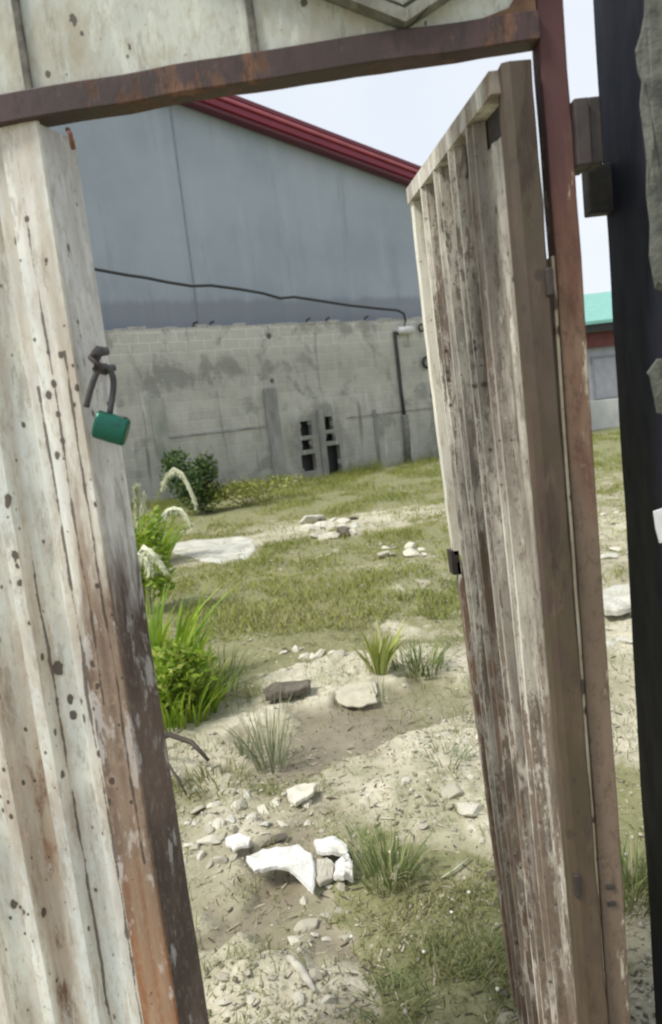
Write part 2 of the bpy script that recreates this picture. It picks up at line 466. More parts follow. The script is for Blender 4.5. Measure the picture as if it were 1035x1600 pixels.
def ground_mat():
    m = MT('ground_soil')
    a = m.sep(m.attr('cover').outputs['Color'])
    v = m.vec()
    n = m.noise(v, 3, 8, 0.7); f = m.noise(v, 28, 6, 0.7); ff = m.noise(v, 90, 4, 0.7)
    c = m.mix(m.step(n, .35, .65), (0.32, 0.295, 0.195), (0.44, 0.405, 0.29))
    c = m.mix(m.mth('MULTIPLY', m.step(f, .45, .65), .45), c, (0.21, 0.19, 0.125))
    c = m.mix(a[2], c, m.mix(m.step(f, .35, .7), (0.50, 0.46, 0.34), (0.66, 0.62, 0.49)))
    c = m.mix(a[1], c, m.mix(m.step(n, .35, .7), (0.205, 0.175, 0.12), (0.27, 0.235, 0.17)))
    moss = m.mth('MULTIPLY', m.step(m.noise(m.vec((1, .7, 1), (3, 9, 0)), 1.7, 8, .72, .6), .47, .62), .6)
    c = m.mix(moss, c, m.mix(m.step(ff, .35, .65), (0.19, 0.195, 0.095), (0.30, 0.29, 0.16)))
    gc = m.mix(m.step(f, .3, .7), (0.15, 0.16, 0.055), (0.24, 0.24, 0.105))
    c = m.mix(m.mth('MULTIPLY', m.step(m.mth('ADD', a[0], m.mth('MULTIPLY', m.mth('SUBTRACT', f, .5), .9)), .25, .8), .8), c, gc)
    vo = m.vor(v, 38)                                   # pebbles and crumbs
    rn = m.sep(vo.outputs['Color'])
    pb = m.mth('LESS_THAN', vo.outputs['Distance'], m.mth('MULTIPLY', m.step(rn[0], .55, 1), .33))
    pb = m.mth('MULTIPLY', pb, m.mth('SUBTRACT', 1.0, a[1]))
    c = m.mix(m.mth('MULTIPLY', pb, .75), c, m.mix(rn[1], (0.16, 0.14, 0.09), (0.62, 0.59, 0.5)))
    h = m.mth('ADD', m.mth('MULTIPLY', f, .8), m.mth('ADD', m.mth('MULTIPLY', ff, .35), m.mth('MULTIPLY', pb, .5)))
    h = m.mth('MULTIPLY', h, m.mth('SUBTRACT', 1.0, m.mth('MULTIPLY', a[1], .75)))
    m.bump(h, .8, .02)
    return m.out(c, m.mth('SUBTRACT', .95, m.mth('MULTIPLY', a[1], .35)))
link('ground', gme, ground_mat(), kind='structure')

# ------------------------------------------------------------------ boundary wall and warehouse (shared local frame)
A = np.array([-4.58, 17.3, 0.0]); B = np.array([2.9, 21.9, 0.0])
AX = (B-A)/np.linalg.norm(B-A); WROT = math.atan2(AX[1], AX[0]); NRM = np.array([-AX[1], AX[0], 0])
def WL(px, py, off=0.0):               # pixel -> (s, z) on the wall plane pushed back by off
    d = ray(px, py)
    t = NRM.dot(A+NRM*off-O)/NRM.dot(d)
    p = O+t*d
    return float(AX.dot(p-A)), float(p[2])
WH = 4.1
def wall_mat():
    m = MT('old_blockwork')
    v = m.vec()
    br = m.t.nodes.new('ShaderNodeTexBrick')
    mp = m.t.nodes.new('ShaderNodeCombineXYZ')
    s3 = m.sep()
    wob = m.mth('MULTIPLY', m.noise(v, 2.0, 3), .09)
    m.t.links.new(m.mth('ADD', s3[0], wob), mp.inputs[0]); m.t.links.new(m.mth('ADD', s3[2], wob), mp.inputs[1])
    m.t.links.new(mp.outputs[0], br.inputs['Vector'])
    br.inputs['Scale'].default_value = 1.0
    br.inputs['Brick Width'].default_value = 0.47
    br.inputs['Row Height'].default_value = 0.24
    br.inputs['Mortar Size'].default_value = 0.016
    br.inputs['Mortar Smooth'].default_value = 0.6
    br.inputs['Color1'].default_value = (0.40, 0.39, 0.35, 1)
    br.inputs['Color2'].default_value = (0.50, 0.49, 0.44, 1)
    br.inputs['Mortar'].default_value = (0.58, 0.565, 0.52, 1)
    n = m.noise(v, .9, 6, .65, .4); n2 = m.noise(m.vec((1, 1, .4)), 2.2, 7, .7)
    c = m.mix(.42, br.outputs['Color'], m.mix(m.step(n2, .3, .7), (0.33, 0.33, 0.29), (0.52, 0.51, 0.46)))
    # paler unrendered top courses
    top = m.step(m.mth('ADD', s3[2], m.mth('MULTIPLY', m.mth('SUBTRACT', n, .5), .8)), 3.3, 3.7)
    c = m.mix(m.mth('MULTIPLY', top, .7), c, m.mix(br.outputs['Fac'], (0.50, 0.48, 0.43), (0.72, 0.70, 0.66)))
    # damp mould band and vertical runs
    low = m.mth('SUBTRACT', 1.0, m.step(m.mth('ADD', s3[2], m.mth('MULTIPLY', m.mth('SUBTRACT', n2, .5), 3.0)), .6, 2.4))
    c = m.mix(m.mth('MULTIPLY', low, .35), c, (0.20, 0.205, 0.165))
    mould = m.step(m.mth('ADD', m.mth('MULTIPLY', n, .75), m.mth('MULTIPLY', n2, .25)), .505, .60)
    vs_, vz_ = WL(503, 695)
    dd = m.mth('ADD', m.mth('POWER', m.mth('ABSOLUTE', m.mth('DIVIDE', m.mth('SUBTRACT', s3[0], vs_), 1.0)), 2.0), m.mth('POWER', m.mth('ABSOLUTE', m.mth('DIVIDE', m.mth('SUBTRACT', s3[2], vz_), 1.1)), 2.0))
    vent_stain = m.mth('SUBTRACT', 1.0, m.step(m.mth('ADD', dd, m.mth('MULTIPLY', m.mth('SUBTRACT', n2, .5), 2.5)), .3, 1.4))
    c = m.mix(m.mth('MULTIPLY', vent_stain, .6), c, (0.17, 0.17, 0.15))
    band = m.mth('MULTIPLY', m.step(s3[2], 2.2, 2.7), m.mth('SUBTRACT', 1.0, m.step(s3[2], 2.9, 3.5)))
    c = m.mix(m.mth('MULTIPLY', m.mth('MULTIPLY', band, m.step(n2, .40, .6)), .45), c, (0.24, 0.24, 0.205))
    c = m.mix(m.mth('MULTIPLY', mould, .6), c, (0.17, 0.175, 0.155))
    run = m.step(m.noise(m.vec((1, 1, .08)), 3.4, 4, .6), .60, .72)
    c = m.mix(m.mth('MULTIPLY', run, .65), c, (0.11, 0.115, 0.10))
    wash = m.step(m.noise(m.vec((1, 1, .12), (7, 0, 3)), 4.4, 4, .6), .60, .7)
    c = m.mix(m.mth('MULTIPLY', wash, .5), c, (0.66, 0.65, 0.64))
    vo = m.vor(v, 1.7); rn = m.sep(vo.outputs['Color'])
    pit = m.mth('LESS_THAN', vo.outputs['Distance'], m.mth('MULTIPLY', m.step(rn[0], .5, 1), .13))
    c = m.mix(m.mth('MULTIPLY', pit, .8), c, (0.04, 0.04, 0.04))
    h = m.mth('SUBTRACT', m.mth('ADD', m.mth('MULTIPLY', n2, .5), m.noise(v, 12, 5, .7)), m.mth('ADD', br.outputs['Fac'], pit))
    m.bump(h, .5, .03)
    return m.out(c, .95)
WALLM = wall_mat()
bw = empty('boundary_wall', tuple(A), WROT, label='high weathered grey block wall with mould stains along the back of the plot', cat='wall')
# wall face with real openings for the two stacks of broken vent blocks
sE = WL(775, 700)[0]
holes = []
for (x0, y0, x1, y1) in ((471, 657, 486, 682), (473, 686, 488, 704), (474, 708, 493, 738), (509, 650, 519, 672), (510, 676, 524, 690), (511, 694, 531, 745)):
    a = WL(x0, y1); b = WL(x1, y0)
    holes.append((a[0], b[0], min(a[1], b[1]), max(a[1], b[1])))
def wall_with_holes(bm, s0, s1, z0, z1, y0, y1, holes):
    ss = sorted({s0, s1, *[h[0] for h in holes], *[h[1] for h in holes]})
    zs = sorted({z0, z1, *[h[2] for h in holes], *[h[3] for h in holes]})
    vd = {}
    def V(x, y, z):
        k = (round(x, 4), y, round(z, 4))
        if k not in vd: vd[k] = bm.verts.new((x, y, z))
        return vd[k]
    solid = {}
    for i in range(len(ss)-1):
        for j in range(len(zs)-1):
            cs, cz = (ss[i]+ss[i+1])/2, (zs[j]+zs[j+1])/2
            solid[i, j] = not any(h[0] < cs < h[1] and h[2] < cz < h[3] for h in holes)
    for (i, j), sol in solid.items():
        a, b, c, d = ss[i], ss[i+1], zs[j], zs[j+1]
        if sol:
            bm.faces.new((V(a, y0, c), V(b, y0, c), V(b, y0, d), V(a, y0, d)))
            bm.faces.new((V(a, y1, c), V(a, y1, d), V(b, y1, d), V(b, y1, c)))
            for (di, dj, q) in ((-1, 0, ((a, c), (a, d))), (1, 0, ((b, d), (b, c))), (0, -1, ((b, c), (a, c))), (0, 1, ((a, d), (b, d)))):
                if not solid.get((i+di, j+dj), False):
                    (p, r_), (s_, t_) = q
                    bm.faces.new((V(p, y0, r_), V(p, y1, r_), V(s_, y1, t_), V(s_, y0, t_)))
bm = bmesh.new()
wall_with_holes(bm, -16, sE, -.3, WH, 0, .2, holes)
build('wall_body', bm, WALLM, bw)
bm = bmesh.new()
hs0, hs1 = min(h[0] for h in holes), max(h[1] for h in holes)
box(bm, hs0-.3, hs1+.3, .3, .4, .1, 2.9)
build('vent_shade_panel', bm, BLACK, bw)  # added black sheet, gives the vent openings their dark shade
_r = random.Random(12)
for h_ in holes:
    for k_ in range(2):
        bm = bmesh.new()
        bmesh.ops.create_icosphere(bm, subdivisions=2, radius=1)
        for v_ in bm.verts:
            v_.co *= _r.uniform(.8, 1.1)
            v_.co = Vector((v_.co.x*_r.uniform(.075, .08), v_.co.y*.06, v_.co.z*_r.uniform(.09, .1)))
        bmesh.ops.translate(bm, verts=bm.verts, vec=((h_[0] if k_ else h_[1])+_r.uniform(-.03, .03), .07, _r.uniform(h_[2], h_[3])))
        build('broken_block', bm, WALLM, bw)
MOSS = simple('mossy_render', (0.20, 0.22, 0.18), (0.36, 0.36, 0.32), 3, .95, (1, 1, .4))
DRKR = simple('dark_render', (0.15, 0.15, 0.14), (0.32, 0.315, 0.295), 3, .95, (1, 1, .3))
for (x0, x1, yt, yb, mt, th) in ((240, 262, 622, 772, MOSS, .05), (417, 436, 606, 757, DRKR, .07), (583, 588, 640, 722, DRKR, .03), (497, 506, 640, 745, DRKR, .05)):
    s0, s1 = WL(x0+3, (yt+yb)/2)[0], WL(x1+3, (yt+yb)/2)[0]
    zt = WL((x0+x1)/2, yt)[1]
    bm = bmesh.new()
    box(bm, s0, s1, -th, -.002, -.2, zt, .012)
    build('pilaster', bm, mt, bw)
# broken coping lumps along the top
rnd = random.Random(4)
bm = bmesh.new()
s = -15.5
while s < sE-.4:
    w = rnd.uniform(.25, .5)
    h = rnd.choice([.03, .05, .02, .08])
    box(bm, s, s+w-.02, .01, .19, WH+.002, WH+h, .008)
    s += w
build('coping', bm, simple('coping_mortar', (0.30, 0.30, 0.28), (0.44, 0.43, 0.40), 5, .95), bw)
# cross ledge between joints (row of blocks seen from y 672)
a = WL(262, 682); b = WL(415, 668)
bm = bmesh.new()
box(bm, a[0], b[0], -.025, -.002, (a[1]+b[1])/2-.03, (a[1]+b[1])/2+.02, .006)
build('ledge', bm, DRKR, bw)
bm = bmesh.new()
a = WL(540, 648); b = WL(686, 640)
box(bm, a[0], b[0], -.02, -.002, (a[1]+b[1])/2-.03, (a[1]+b[1])/2+.01, .006)
build('ledge', bm, DRKR, bw)
# rebar stubs
for (px, py) in ((303, 510), (330, 513), (482, 517), (512, 516), (573, 518)):
    s, z = WL(px, py)
    bm = bmesh.new()
    zt = WH+.01
    tube(bm, [(s, .05, zt-.02), (s+.02, .03, zt+.10), (s+.10, -.02, zt+.13)], .028, 6)
    build('rebar_stub', bm, BLACK, bw)

# things on the wall
def wpt(px, py, off): 
    s, z = WL(px, py, off)
    return tuple(A+AX*s+NRM*off+np.array([0, 0, z]))
bm = bmesh.new()
cpx = [(100, 412), (150, 421), (172, 425), (200, 430), (228, 434), (262, 441), (300, 447), (330, 446), (375, 452), (410, 458), (438, 466), (460, 464), (500, 470), (545, 477), (590, 482), (622, 485), (631, 490), (634, 500), (632, 514), (622, 522)]
tube(bm, [wpt(x, y, -.12) for x, y in cpx], .035, 6)
build('electric_cable', bm, BLACK, None, True, label='sagging black cable strung across the grey warehouse wall', cat='cable')
bm = bmesh.new()
tube(bm, [wpt(x, y, -.06) for x, y in ((617, 518), (622, 560), (627, 610), (633, 655))], .05, 8)
pipe = build('drain_pipe', bm, BLACK, None, True, label='thin black vertical pipe fixed to the block wall near the open door', cat='pipe')
bm = bmesh.new()
tube(bm, [wpt(x, y, -.08) for x, y in ((633, 648), (636, 680), (638, 722))], .10, 8)
build('stain_tube', bm, simple('stain_tube', (0.1, 0.1, 0.09), (0.17, 0.17, 0.15), 9), pipe, True)  # added tube in place of a dark grey stain below the pipe
bm = bmesh.new()
p = wpt(633, 516, -.12)
tube(bm, [wpt(622, 517, -.12), wpt(645, 515, -.12)], .11, 10)
jb = build('junction_box', bm, simple('white_plastic', (.62, .62, .62), (.55, .55, .55)), None, True, label='small white junction box at top of the black wall pipe', cat='junction box')
def ring(name, px, py, r, off, mat, **k):
    bm = bmesh.new()
    c = Vector(wpt(px, py, off))
    ax = Vector(AX)
    pts = [c+ax*math.cos(t)*r+Vector((0, 0, math.sin(t)*r)) for t in [2*math.pi*i/20 for i in range(20)]]
    n = 8
    rings = []
    nr_ = Vector(NRM)
    for i, q in enumerate(pts):
        o_ = (q-c).normalized()
        rings.append([bm.verts.new(q+(o_*math.cos(2*math.pi*k_/n)+nr_*math.sin(2*math.pi*k_/n))*r*.3) for k_ in range(n)])
    for i in range(20):
        for k_ in range(n):
            bm.faces.new((rings[i][k_], rings[i][(k_+1) % n], rings[(i+1) % 20][(k_+1) % n], rings[(i+1) % 20][k_]))
    return build(name, bm, mat, None, True, **k)
ring('rubber_ring', 668, 566, .15, -.1, BLACK, label='black rubber ring hanging on the block wall beside the door edge', cat='ring')
ring('wire_coil', 659, 512, .10, -.1, BLACK, label='small dark coil of wire at the very top of the block wall', cat='coil')

# warehouse
def wh_mat():
    m = MT('grey_render')
    v = m.vec()
    n = m.noise(v, .35, 5, .6); n2 = m.noise(m.vec((1, 1, .12)), 1.6, 6, .65)
    c = m.mix(m.step(n, .35, .65), (0.285, 0.33, 0.38), (0.345, 0.385, 0.435))
    c = m.mix(m.mth('MULTIPLY', m.step(n2, .48, .75), .4), c, (0.45, 0.485, 0.52))
    c = m.mix(m.mth('MULTIPLY', m.step(m.noise(m.vec((1, 1, .1), (3, 1, 2)), 2.6, 5, .65), .55, .75), .3), c, (0.15, 0.17, 0.19))
    z = m.sep()[2]
    b = m.mth('SUBTRACT', 1.0, m.step(m.mth('ADD', z, m.mth('MULTIPLY', m.mth('SUBTRACT', n2, .5), .5)), 4.75, 4.95))
    c = m.mix(m.mth('MULTIPLY', b, .6), c, (0.20, 0.21, 0.235))
    m.bump(m.noise(v, 8, 5, .7), .25, .02)
    return m.out(c, .9)
WO = 0.6
wh = empty('warehouse', tuple(A+NRM*WO), WROT, label='grey rendered warehouse with a crimson roof verge rising behind the block wall', cat='warehouse')
ra = WL(655, 296, WO); rb = WL(362, 190, WO)
slope = (rb[1]-ra[1])/(rb[0]-ra[0])
sR, sL = WL(690, 300, WO)[0]+1.6, -9.0
def zr(s): return ra[1]+slope*(s-ra[0])
apex = -6.0
prof = [(sL-7, -.2), (sR, -.2), (sR, zr(sR)), (apex, zr(apex)), (sL-7, zr(apex)-abs(slope)*abs(sL-7-apex))]
bm = bmesh.new()
def prism(bm, prof, y0, y1):
    a = [bm.verts.new((x, y0, z)) for x, z in prof]; b = [bm.verts.new((x, y1, z)) for x, z in prof]
    bm.faces.new(a); bm.faces.new(b[::-1])
    for i in range(len(a)): bm.faces.new((a[i], b[i], b[(i+1) % len(a)], a[(i+1) % len(a)]))
prism(bm, prof, 0, 22)
build('wall', bm, wh_mat(), wh)
SEAM = simple('seam_grey', (0.20, 0.225, 0.26), (0.26, 0.285, 0.32), 4)
for (px, py, w) in ((297, 400, .04),):
    s = WL(px, py, WO)[0]
    bm = bmesh.new()
    box(bm, s-w/2, s+w/2, -.015, -.002, WH-.3, zr(s)-.02)
    build('panel_seam', bm, SEAM, wh)
def verge(name, mat, dz0, dz1, y0, y1, bev=.02):
    bm = bmesh.new()
    e = sR+.5
    pts = [(e, zr(e)+dz0), (e, zr(e)+dz1), (apex, zr(apex)+dz1), (apex, zr(apex)+dz0)]
    prism(bm, pts, y0, y1)
    l = apex-9
    zl = lambda d: zr(apex)+slope*9+d
    prism(bm, [(apex, zr(apex)+dz0), (apex, zr(apex)+dz1), (l, zl(dz1)), (l, zl(dz0))], y0, y1)
    bmesh.ops.bevel(bm, geom=[e_ for e_ in bm.edges if abs(e_.verts[0].co.y-e_.verts[1].co.y) < 1e-4 and abs(e_.verts[0].co.x-e_.verts[1].co.x) > 1], offset=bev, segments=3, affect='EDGES', profile=.5)
    return build(name, bm, mat, wh)
def gloss(name, c, rough=.35):
    m = MT(name)
    n = m.noise(m.vec(), 3, 5)
    return m.out(m.mix(m.step(n, .3, .7), c, tuple(k*.8 for k in c)), rough)
verge('roof', gloss('roof_sheet', (0.16, 0.02, 0.035)), .34, .46, -.45, 22.3)
verge('verge_board', gloss('crimson_board', (0.21, 0.012, 0.035), .3), .02, .337, -.42, -.06, .03)
verge('verge_highlight_strip', gloss('crimson_highlight', (0.42, 0.10, 0.13), .25), .20, .30, -.50, -.424, .035)  # highlight streak along the verge, put in as a paler strip
verge('drip_edge', gloss('maroon_edge', (0.10, 0.008, 0.018), .4), -.09, .05, -.36, -.08, .02)

# ------------------------------------------------------------------ far building on the right, behind its own low wall
fy = 30.0
fb = empty('far_building', (0, 0, 0), 0, label='distant grey building with green roof beyond the gap right of the gate post', cat='building')
def fz(px, py, y=fy): return PY(px, py, y)
l, r_ = fz(840, 560)[0], fz(1200, 560)[0]
ze = fz(940, 502)[2]; zm = fz(940, 518)[2]; zb = fz(940, 540)[2]; zg = fz(938, 455, fy+4)[2]
bm = bmesh.new(); box(bm, l, r_, fy, fy+9, -.3, zb)
build('wall', bm, simple('lilac_grey_wall', (0.33, 0.33, 0.36), (0.40, 0.40, 0.43), 2), fb)
bm = bmesh.new(); prism(bm, [(l-.3, ze+.01), (r_+.3, ze+.01), (r_+.3, ze+.1), (l-.3, ze+.1)], fy-.5, fy-.4)
e = bmesh.new()
v = [(l-.4, fy-.6, ze), (r_+.4, fy-.6, ze), (r_+.4, fy+4.5, zg), (l-.4, fy+4.5, zg), (r_+.4, fy+9.6, ze), (l-.4, fy+9.6, ze)]
bm.free()
vv = [e.verts.new(p_) for p_ in v] + [e.verts.new((p_[0], p_[1], p_[2]-.12)) for p_ in v]
for q in ((0, 1, 2, 3), (3, 2, 4, 5), (7, 6, 9, 8), (8, 9, 11, 10), (0, 6, 7, 1), (5, 4, 10, 11), (1, 7, 8, 2), (2, 8, 10, 4), (3, 9, 6, 0), (5, 11, 9, 3)):
    e.faces.new([vv[i] for i in q])
build('roof', e, simple('green_roof', (0.16, 0.38, 0.33), (0.21, 0.44, 0.38), 3, .6), fb)
bm = bmesh.new(); box(bm, l-.3, r_+.3, fy-.5, fy-.35, zm, ze-.13)
build('gutter', bm, BLACK, fb)
bm = bmesh.new(); box(bm, l-.1, r_+.1, fy-.2, fy-.003, zb-.05, zm-.003)
build('fascia_board', bm, simple('maroon_fascia', (0.12, 0.035, 0.03), (0.15, 0.05, 0.045), 4), fb)
wx0, wz0 = fz(930, 622)[0], fz(930, 622)[2]; wx1, wz1 = fz(962, 556)[0], fz(962, 556)[2]
bm = bmesh.new()
box(bm, wx0-.06, wx0, fy-.06, fy-.003, wz0, wz1); box(bm, wx1, wx1+.06, fy-.06, fy-.003, wz0, wz1)
box(bm, wx0-.06, wx1+.06, fy-.06, fy-.003, wz1+.002, wz1+.06); box(bm, wx0-.06, wx1+.06, fy-.06, fy-.003, wz0-.06, wz0-.002)
fr = build('window_frame', bm, simple('frame_grey', (.22, .22, .24), (.28, .28, .3)), fb)
bm = bmesh.new(); box(bm, wx0+.002, wx1-.002, fy-.03, fy-.004, wz0, wz1)
build('pane', bm, gloss('dull_pane', (.33, .34, .37), .3), fr)
lw = PY(940, 625, 27.5)
bm = bmesh.new(); box(bm, l*.9, r_, 27.5, 27.7, -.3, lw[2], .02)
build('low_wall', bm, simple('whitewashed_wall', (0.42, 0.43, 0.42), (0.56, 0.56, 0.54), 1.6, .9, (1, 1, .5)), None, label='low pale concrete wall standing in front of the distant green roofed building', cat='wall')

# ------------------------------------------------------------------ gate frame (posts, beam, panel above the doorway)
GY = 1.22
pl, pr = .404, .446
gf = empty('gateway', (0.42, GY, 0), 0, label='rusty steel gate frame with cream panel and diamond ornament above the doorway', cat='gateway')
def rel(bm, o): bmesh.ops.translate(bm, verts=bm.verts, vec=-o.location)
def gpart(name, bm, mat, par=gf, smooth=False, **k):
    o = build(name, bm, mat, None, smooth, **k)
    o.parent = par
    root = par
    while root.parent: root = root.parent
    off = root.matrix_world.inverted() if False else Matrix.Translation(-root.location)
    if par is root: o.matrix_parent_inverse = off
    return o
zt = PY(500, 130, GY)[2]
BZ0, BZ1 = 2.148, 2.187
def wobbly(bm, amp, seed, cuts=0):
    if cuts:
        bmesh.ops.subdivide_edges(bm, edges=[e_ for e_ in bm.edges if e_.calc_length() > .3], cuts=cuts, use_grid_fill=True)
    for v in bm.verts:
        v.co.x += (fbm(np.array([v.co.z*6]), np.array([v.co.y*7+v.co.x]), seed, 3)[0]-.5)*amp
        v.co.z += (fbm(np.array([v.co.x*7]), np.array([v.co.y*9]), seed+3, 3)[0]-.5)*amp
bm = bmesh.new(); box(bm, pl, pr, GY, GY+.04, -.05, 2.9, .003); wobbly(bm, .006, 3, 30)
gpart('post', bm, POST)
bm = bmesh.new(); box(bm, pl-.006, pl-.001, GY+.004, GY+.03, -.05, 1.86); wobbly(bm, .006, 3, 30)
gpart('paint_edge', bm, painted('pale_edge', (.6, .55, .44), (.42, .34, .24), (.26, .17, .1), rust=(.16, .09, .06), rust_at=.56))
def shear(bm):
    for v_ in bm.verts: v_.co.z += .007+.041*(v_.co.x+.33)
bm = bmesh.new(); box(bm, -1.25, pl-.002, GY-.012, GY+.032, BZ0, BZ1+.003, .002); wobbly(bm, .010, 8, 40); shear(bm)
gpart('header_beam', bm, BEAM)
bm = bmesh.new()
box(bm, -1.25, pl-.002, GY+.004, GY+.01, BZ1-.012, 2.9); shear(bm)
gpart('top_panel', bm, TOPCREAM, label='weathered cream panel above the doorway with rust pits')
# lapped seams on the panel: raised dark strips
for (px, py) in ((38, 90), (393, 40)):
    x = PY(px, py, GY)[0]
    bm = bmesh.new(); box(bm, x-.006, x+.006, GY-.004, GY+.003, BZ1-.005, 2.9, .002); wobbly(bm, .006, 5, 12); shear(bm)
    gpart('panel_seam', bm, simple('seam_dark', (0.06, 0.055, 0.045), (0.17, 0.16, 0.13), 40))
bm = bmesh.new()
x0, x1 = PY(745, 30, GY)[0], pl-.003
v = [(x0, BZ1+.002), (x1, BZ1+.002), (x1, 2.32), (x1-.02, 2.30), (x1-.03, 2.215), (x0+.05, 2.20)]
prism(bm, v, GY-.002, GY+.0025); shear(bm)
gpart('corner_plate', bm, simple('corner_rust', (0.10, 0.048, 0.035), (0.2, 0.12, 0.06), 18))
# diamond ornament: a flat-bar rhombus with an inner rhombus
tip = PY(632, 52, GY)
dcx, dz0 = tip[0], tip[2]
def rhombus(bm, half_w, half_h, cz, w, y0, y1):
    pts = [(0, -half_h), (half_w, 0), (0, half_h), (-half_w, 0)]
    k = 1-w/(half_w*half_h/math.hypot(half_w, half_h))
    o_, i_ = [], []
    for y in (y0, y1):
        o_.append([bm.verts.new((dcx+x, y, cz+z)) for x, z in pts]); i_.append([bm.verts.new((dcx+x*k, y, cz+z*k)) for x, z in pts])
    for i in range(4):
        j = (i+1) % 4
        bm.faces.new((o_[0][i], o_[0][j], i_[0][j], i_[0][i])); bm.faces.new((o_[1][i], i_[1][i], i_[1][j], o_[1][j]))
        bm.faces.new((o_[0][i], o_[1][i], o_[1][j], o_[0][j])); bm.faces.new((i_[0][i], i_[0][j], i_[1][j], i_[1][i]))
HW = .36; HH = HW*math.tan(R(26))
DG = painted('ornament_paint', (0.28, 0.29, 0.24), (0.20, 0.205, 0.17), (0.10, 0.085, 0.06), rust_at=.6, stain_at=.45, streak=1)
bm = bmesh.new(); rhombus(bm, HW, HH, dz0+HH+.004, .017, GY-.026, GY+.0035)
orn = gpart('diamond_ornament', bm, DG)
bm = bmesh.new(); rhombus(bm, HW-.062, (HW-.062)*math.tan(R(26)), dz0+HH+.004, .009, GY-.014, GY+.0033)
gpart('inner_diamond', bm, DG, orn)
# hinge bracket and its lower plate, seen against the sky
b0 = PY(888, 168, GY+.02); b1 = PY(943, 262, GY+.02)
bm = bmesh.new()
box(bm, pr+.001, (pr+b1[0])/2-.002, GY-.01, GY+.05, b1[2], b0[2]+.002, .002)
gpart('hinge_barrel', bm, IRON)
bm = bmesh.new()
box(bm, (pr+b1[0])/2, b1[0]-.004, GY+.0, GY+.045, b1[2]+.002, b0[2]+.006, .004)
gpart('hinge_bracket', bm, IRON)

# ------------------------------------------------------------------ gate pillar on the right
def pillar_mat():
    m = MT('dark_painted_pillar')
    v = m.vec()
    n = m.noise(v, 7, 7, .7, .5); n2 = m.noise(v, 14, 4, .5)
    c = m.mix(m.step(n2, .35, .65), (0.012, 0.014, 0.025), (0.019, 0.021, 0.034))
    s3 = m.sep()
    bare = m.step(m.mth('ADD', n, m.mth('ADD', m.mth('MULTIPLY', m.step(s3[0], .012, .05), .3), m.mth('MULTIPLY', m.step(s3[2], 1.5, 1.95), .1))), .76, .84)
    c = m.mix(bare, c, m.mix(m.step(n2, .35, .65), (0.05, 0.052, 0.05), (0.11, 0.11, 0.10)))
    m.b.inputs['Specular IOR Level'].default_value = .25
    m.bump(m.mth('ADD', n2, m.mth('MULTIPLY', bare, -.6)), .3, .006)
    return m.out(c, .55)
px0 = .585
gp = empty('gate_pillar', (px0, 1.17, 0), 0, label='dark navy painted concrete gate pillar with flaking grey render at the right edge', cat='pillar')
bm = bmesh.new()
box(bm, 0, .5, 0, .29, -.1, 3.0, .006)
bmesh.ops.subdivide_edges(bm, edges=[e_ for e_ in bm.edges if e_.calc_length() > .2], cuts=60, use_grid_fill=True)
for v in bm.verts:
    a_ = fbm(np.array([v.co.z*5]), np.array([v.co.x*9+v.co.y*9]), 44, 4)[0]-.5
    if v.co.x < .1: v.co.x += a_*.007
    if v.co.y < .05: v.co.y += a_*.014
build('shaft', bm, pillar_mat(), gp)
# flaking render lumps near the top on the front face
LUMP = simple('flaky_render', (0.055, 0.06, 0.052), (0.14, 0.145, 0.125), 30, .95, bump=.8, bd=.01)
def lump_sheet(pts, y0, th, seed, name, mat, par):
    bm = bmesh.new()
    n = len(pts)
    cx = sum(p_[0] for p_ in pts)/n; cz = sum(p_[1] for p_ in pts)/n
    rings = []
    for k, (t, dy) in enumerate(((1, 0), (.96, -th*.8), (.7, -th), (.35, -th*1.2))):
        ring_ = []
        for x, z in pts:
            xx, zz = cx+(x-cx)*t, cz+(z-cz)*t
            ring_.append(bm.verts.new((xx, y0+dy+(vnoise(np.array([xx*60]), np.array([zz*60]), seed)[0]-.5)*th*.8*(k > 0), zz)))
        rings.append(ring_)
    for a_, b_ in zip(rings, rings[1:]):
        for i in range(n): bm.faces.new((a_[i], a_[(i+1) % n], b_[(i+1) % n], b_[i]))
    bm.faces.new(rings[-1]); bm.faces.new(rings[0][::-1])
    return build(name, bm, mat, par)
def pp(px, py):
    q = PY(px, py, 1.16)
    return (q[0]-px0, q[2])
lump_sheet([pp(*q) for q in ((1012, -60), (1010, 20), (1004, 50), (996, 75), (1000, 110), (1006, 125), (1003, 160), (1008, 200), (1014, 250), (1013, 300), (1019, 350), (1018, 400), (1027, 450), (1060, 460), (1090, 300), (1090, -60))], -.002, .008, 3, 'render_patch', LUMP, gp)
lump_sheet([pp(*q) for q in ((1014, 582), (1019, 590), (1026, 625), (1030, 645), (1080, 660), (1080, 560), (1030, 560))], -.002, .004, 5, 'render_patch', LUMP, gp)
lump_sheet([pp(*q) for q in ((1024, 800), (1028, 828), (1034, 850), (1080, 850), (1080, 780))], -.002, .004, 6, 'render_patch', simple('white_flake', (.5, .5, .5), (.62, .62, .62)), gp)
# anchor plate welded on the pillar's reveal
a0 = PY(918, 258, 1.42); a1 = PY(955, 330, 1.42)
bm = bmesh.new()
box(bm, a0[0]-px0, .012, .25, .285, a1[2], a0[2], .003)
gpl = build('anchor_plate', bm, GREYIRON, gp)

# ------------------------------------------------------------------ left gate leaf
xe = -.342
lx = lambda px, py: PY(px, py, GY)[0]
xc = lx(186, 1000)            # front/side corner of the edge stile
xb = lx(125, 1000)            # where the stile overlaps the sheet
gl = empty('gate_leaf', (-.7, GY, 0), 0, label='closed left gate leaf of cream corrugated steel, rust brown along its lower edge', cat='gate leaf')
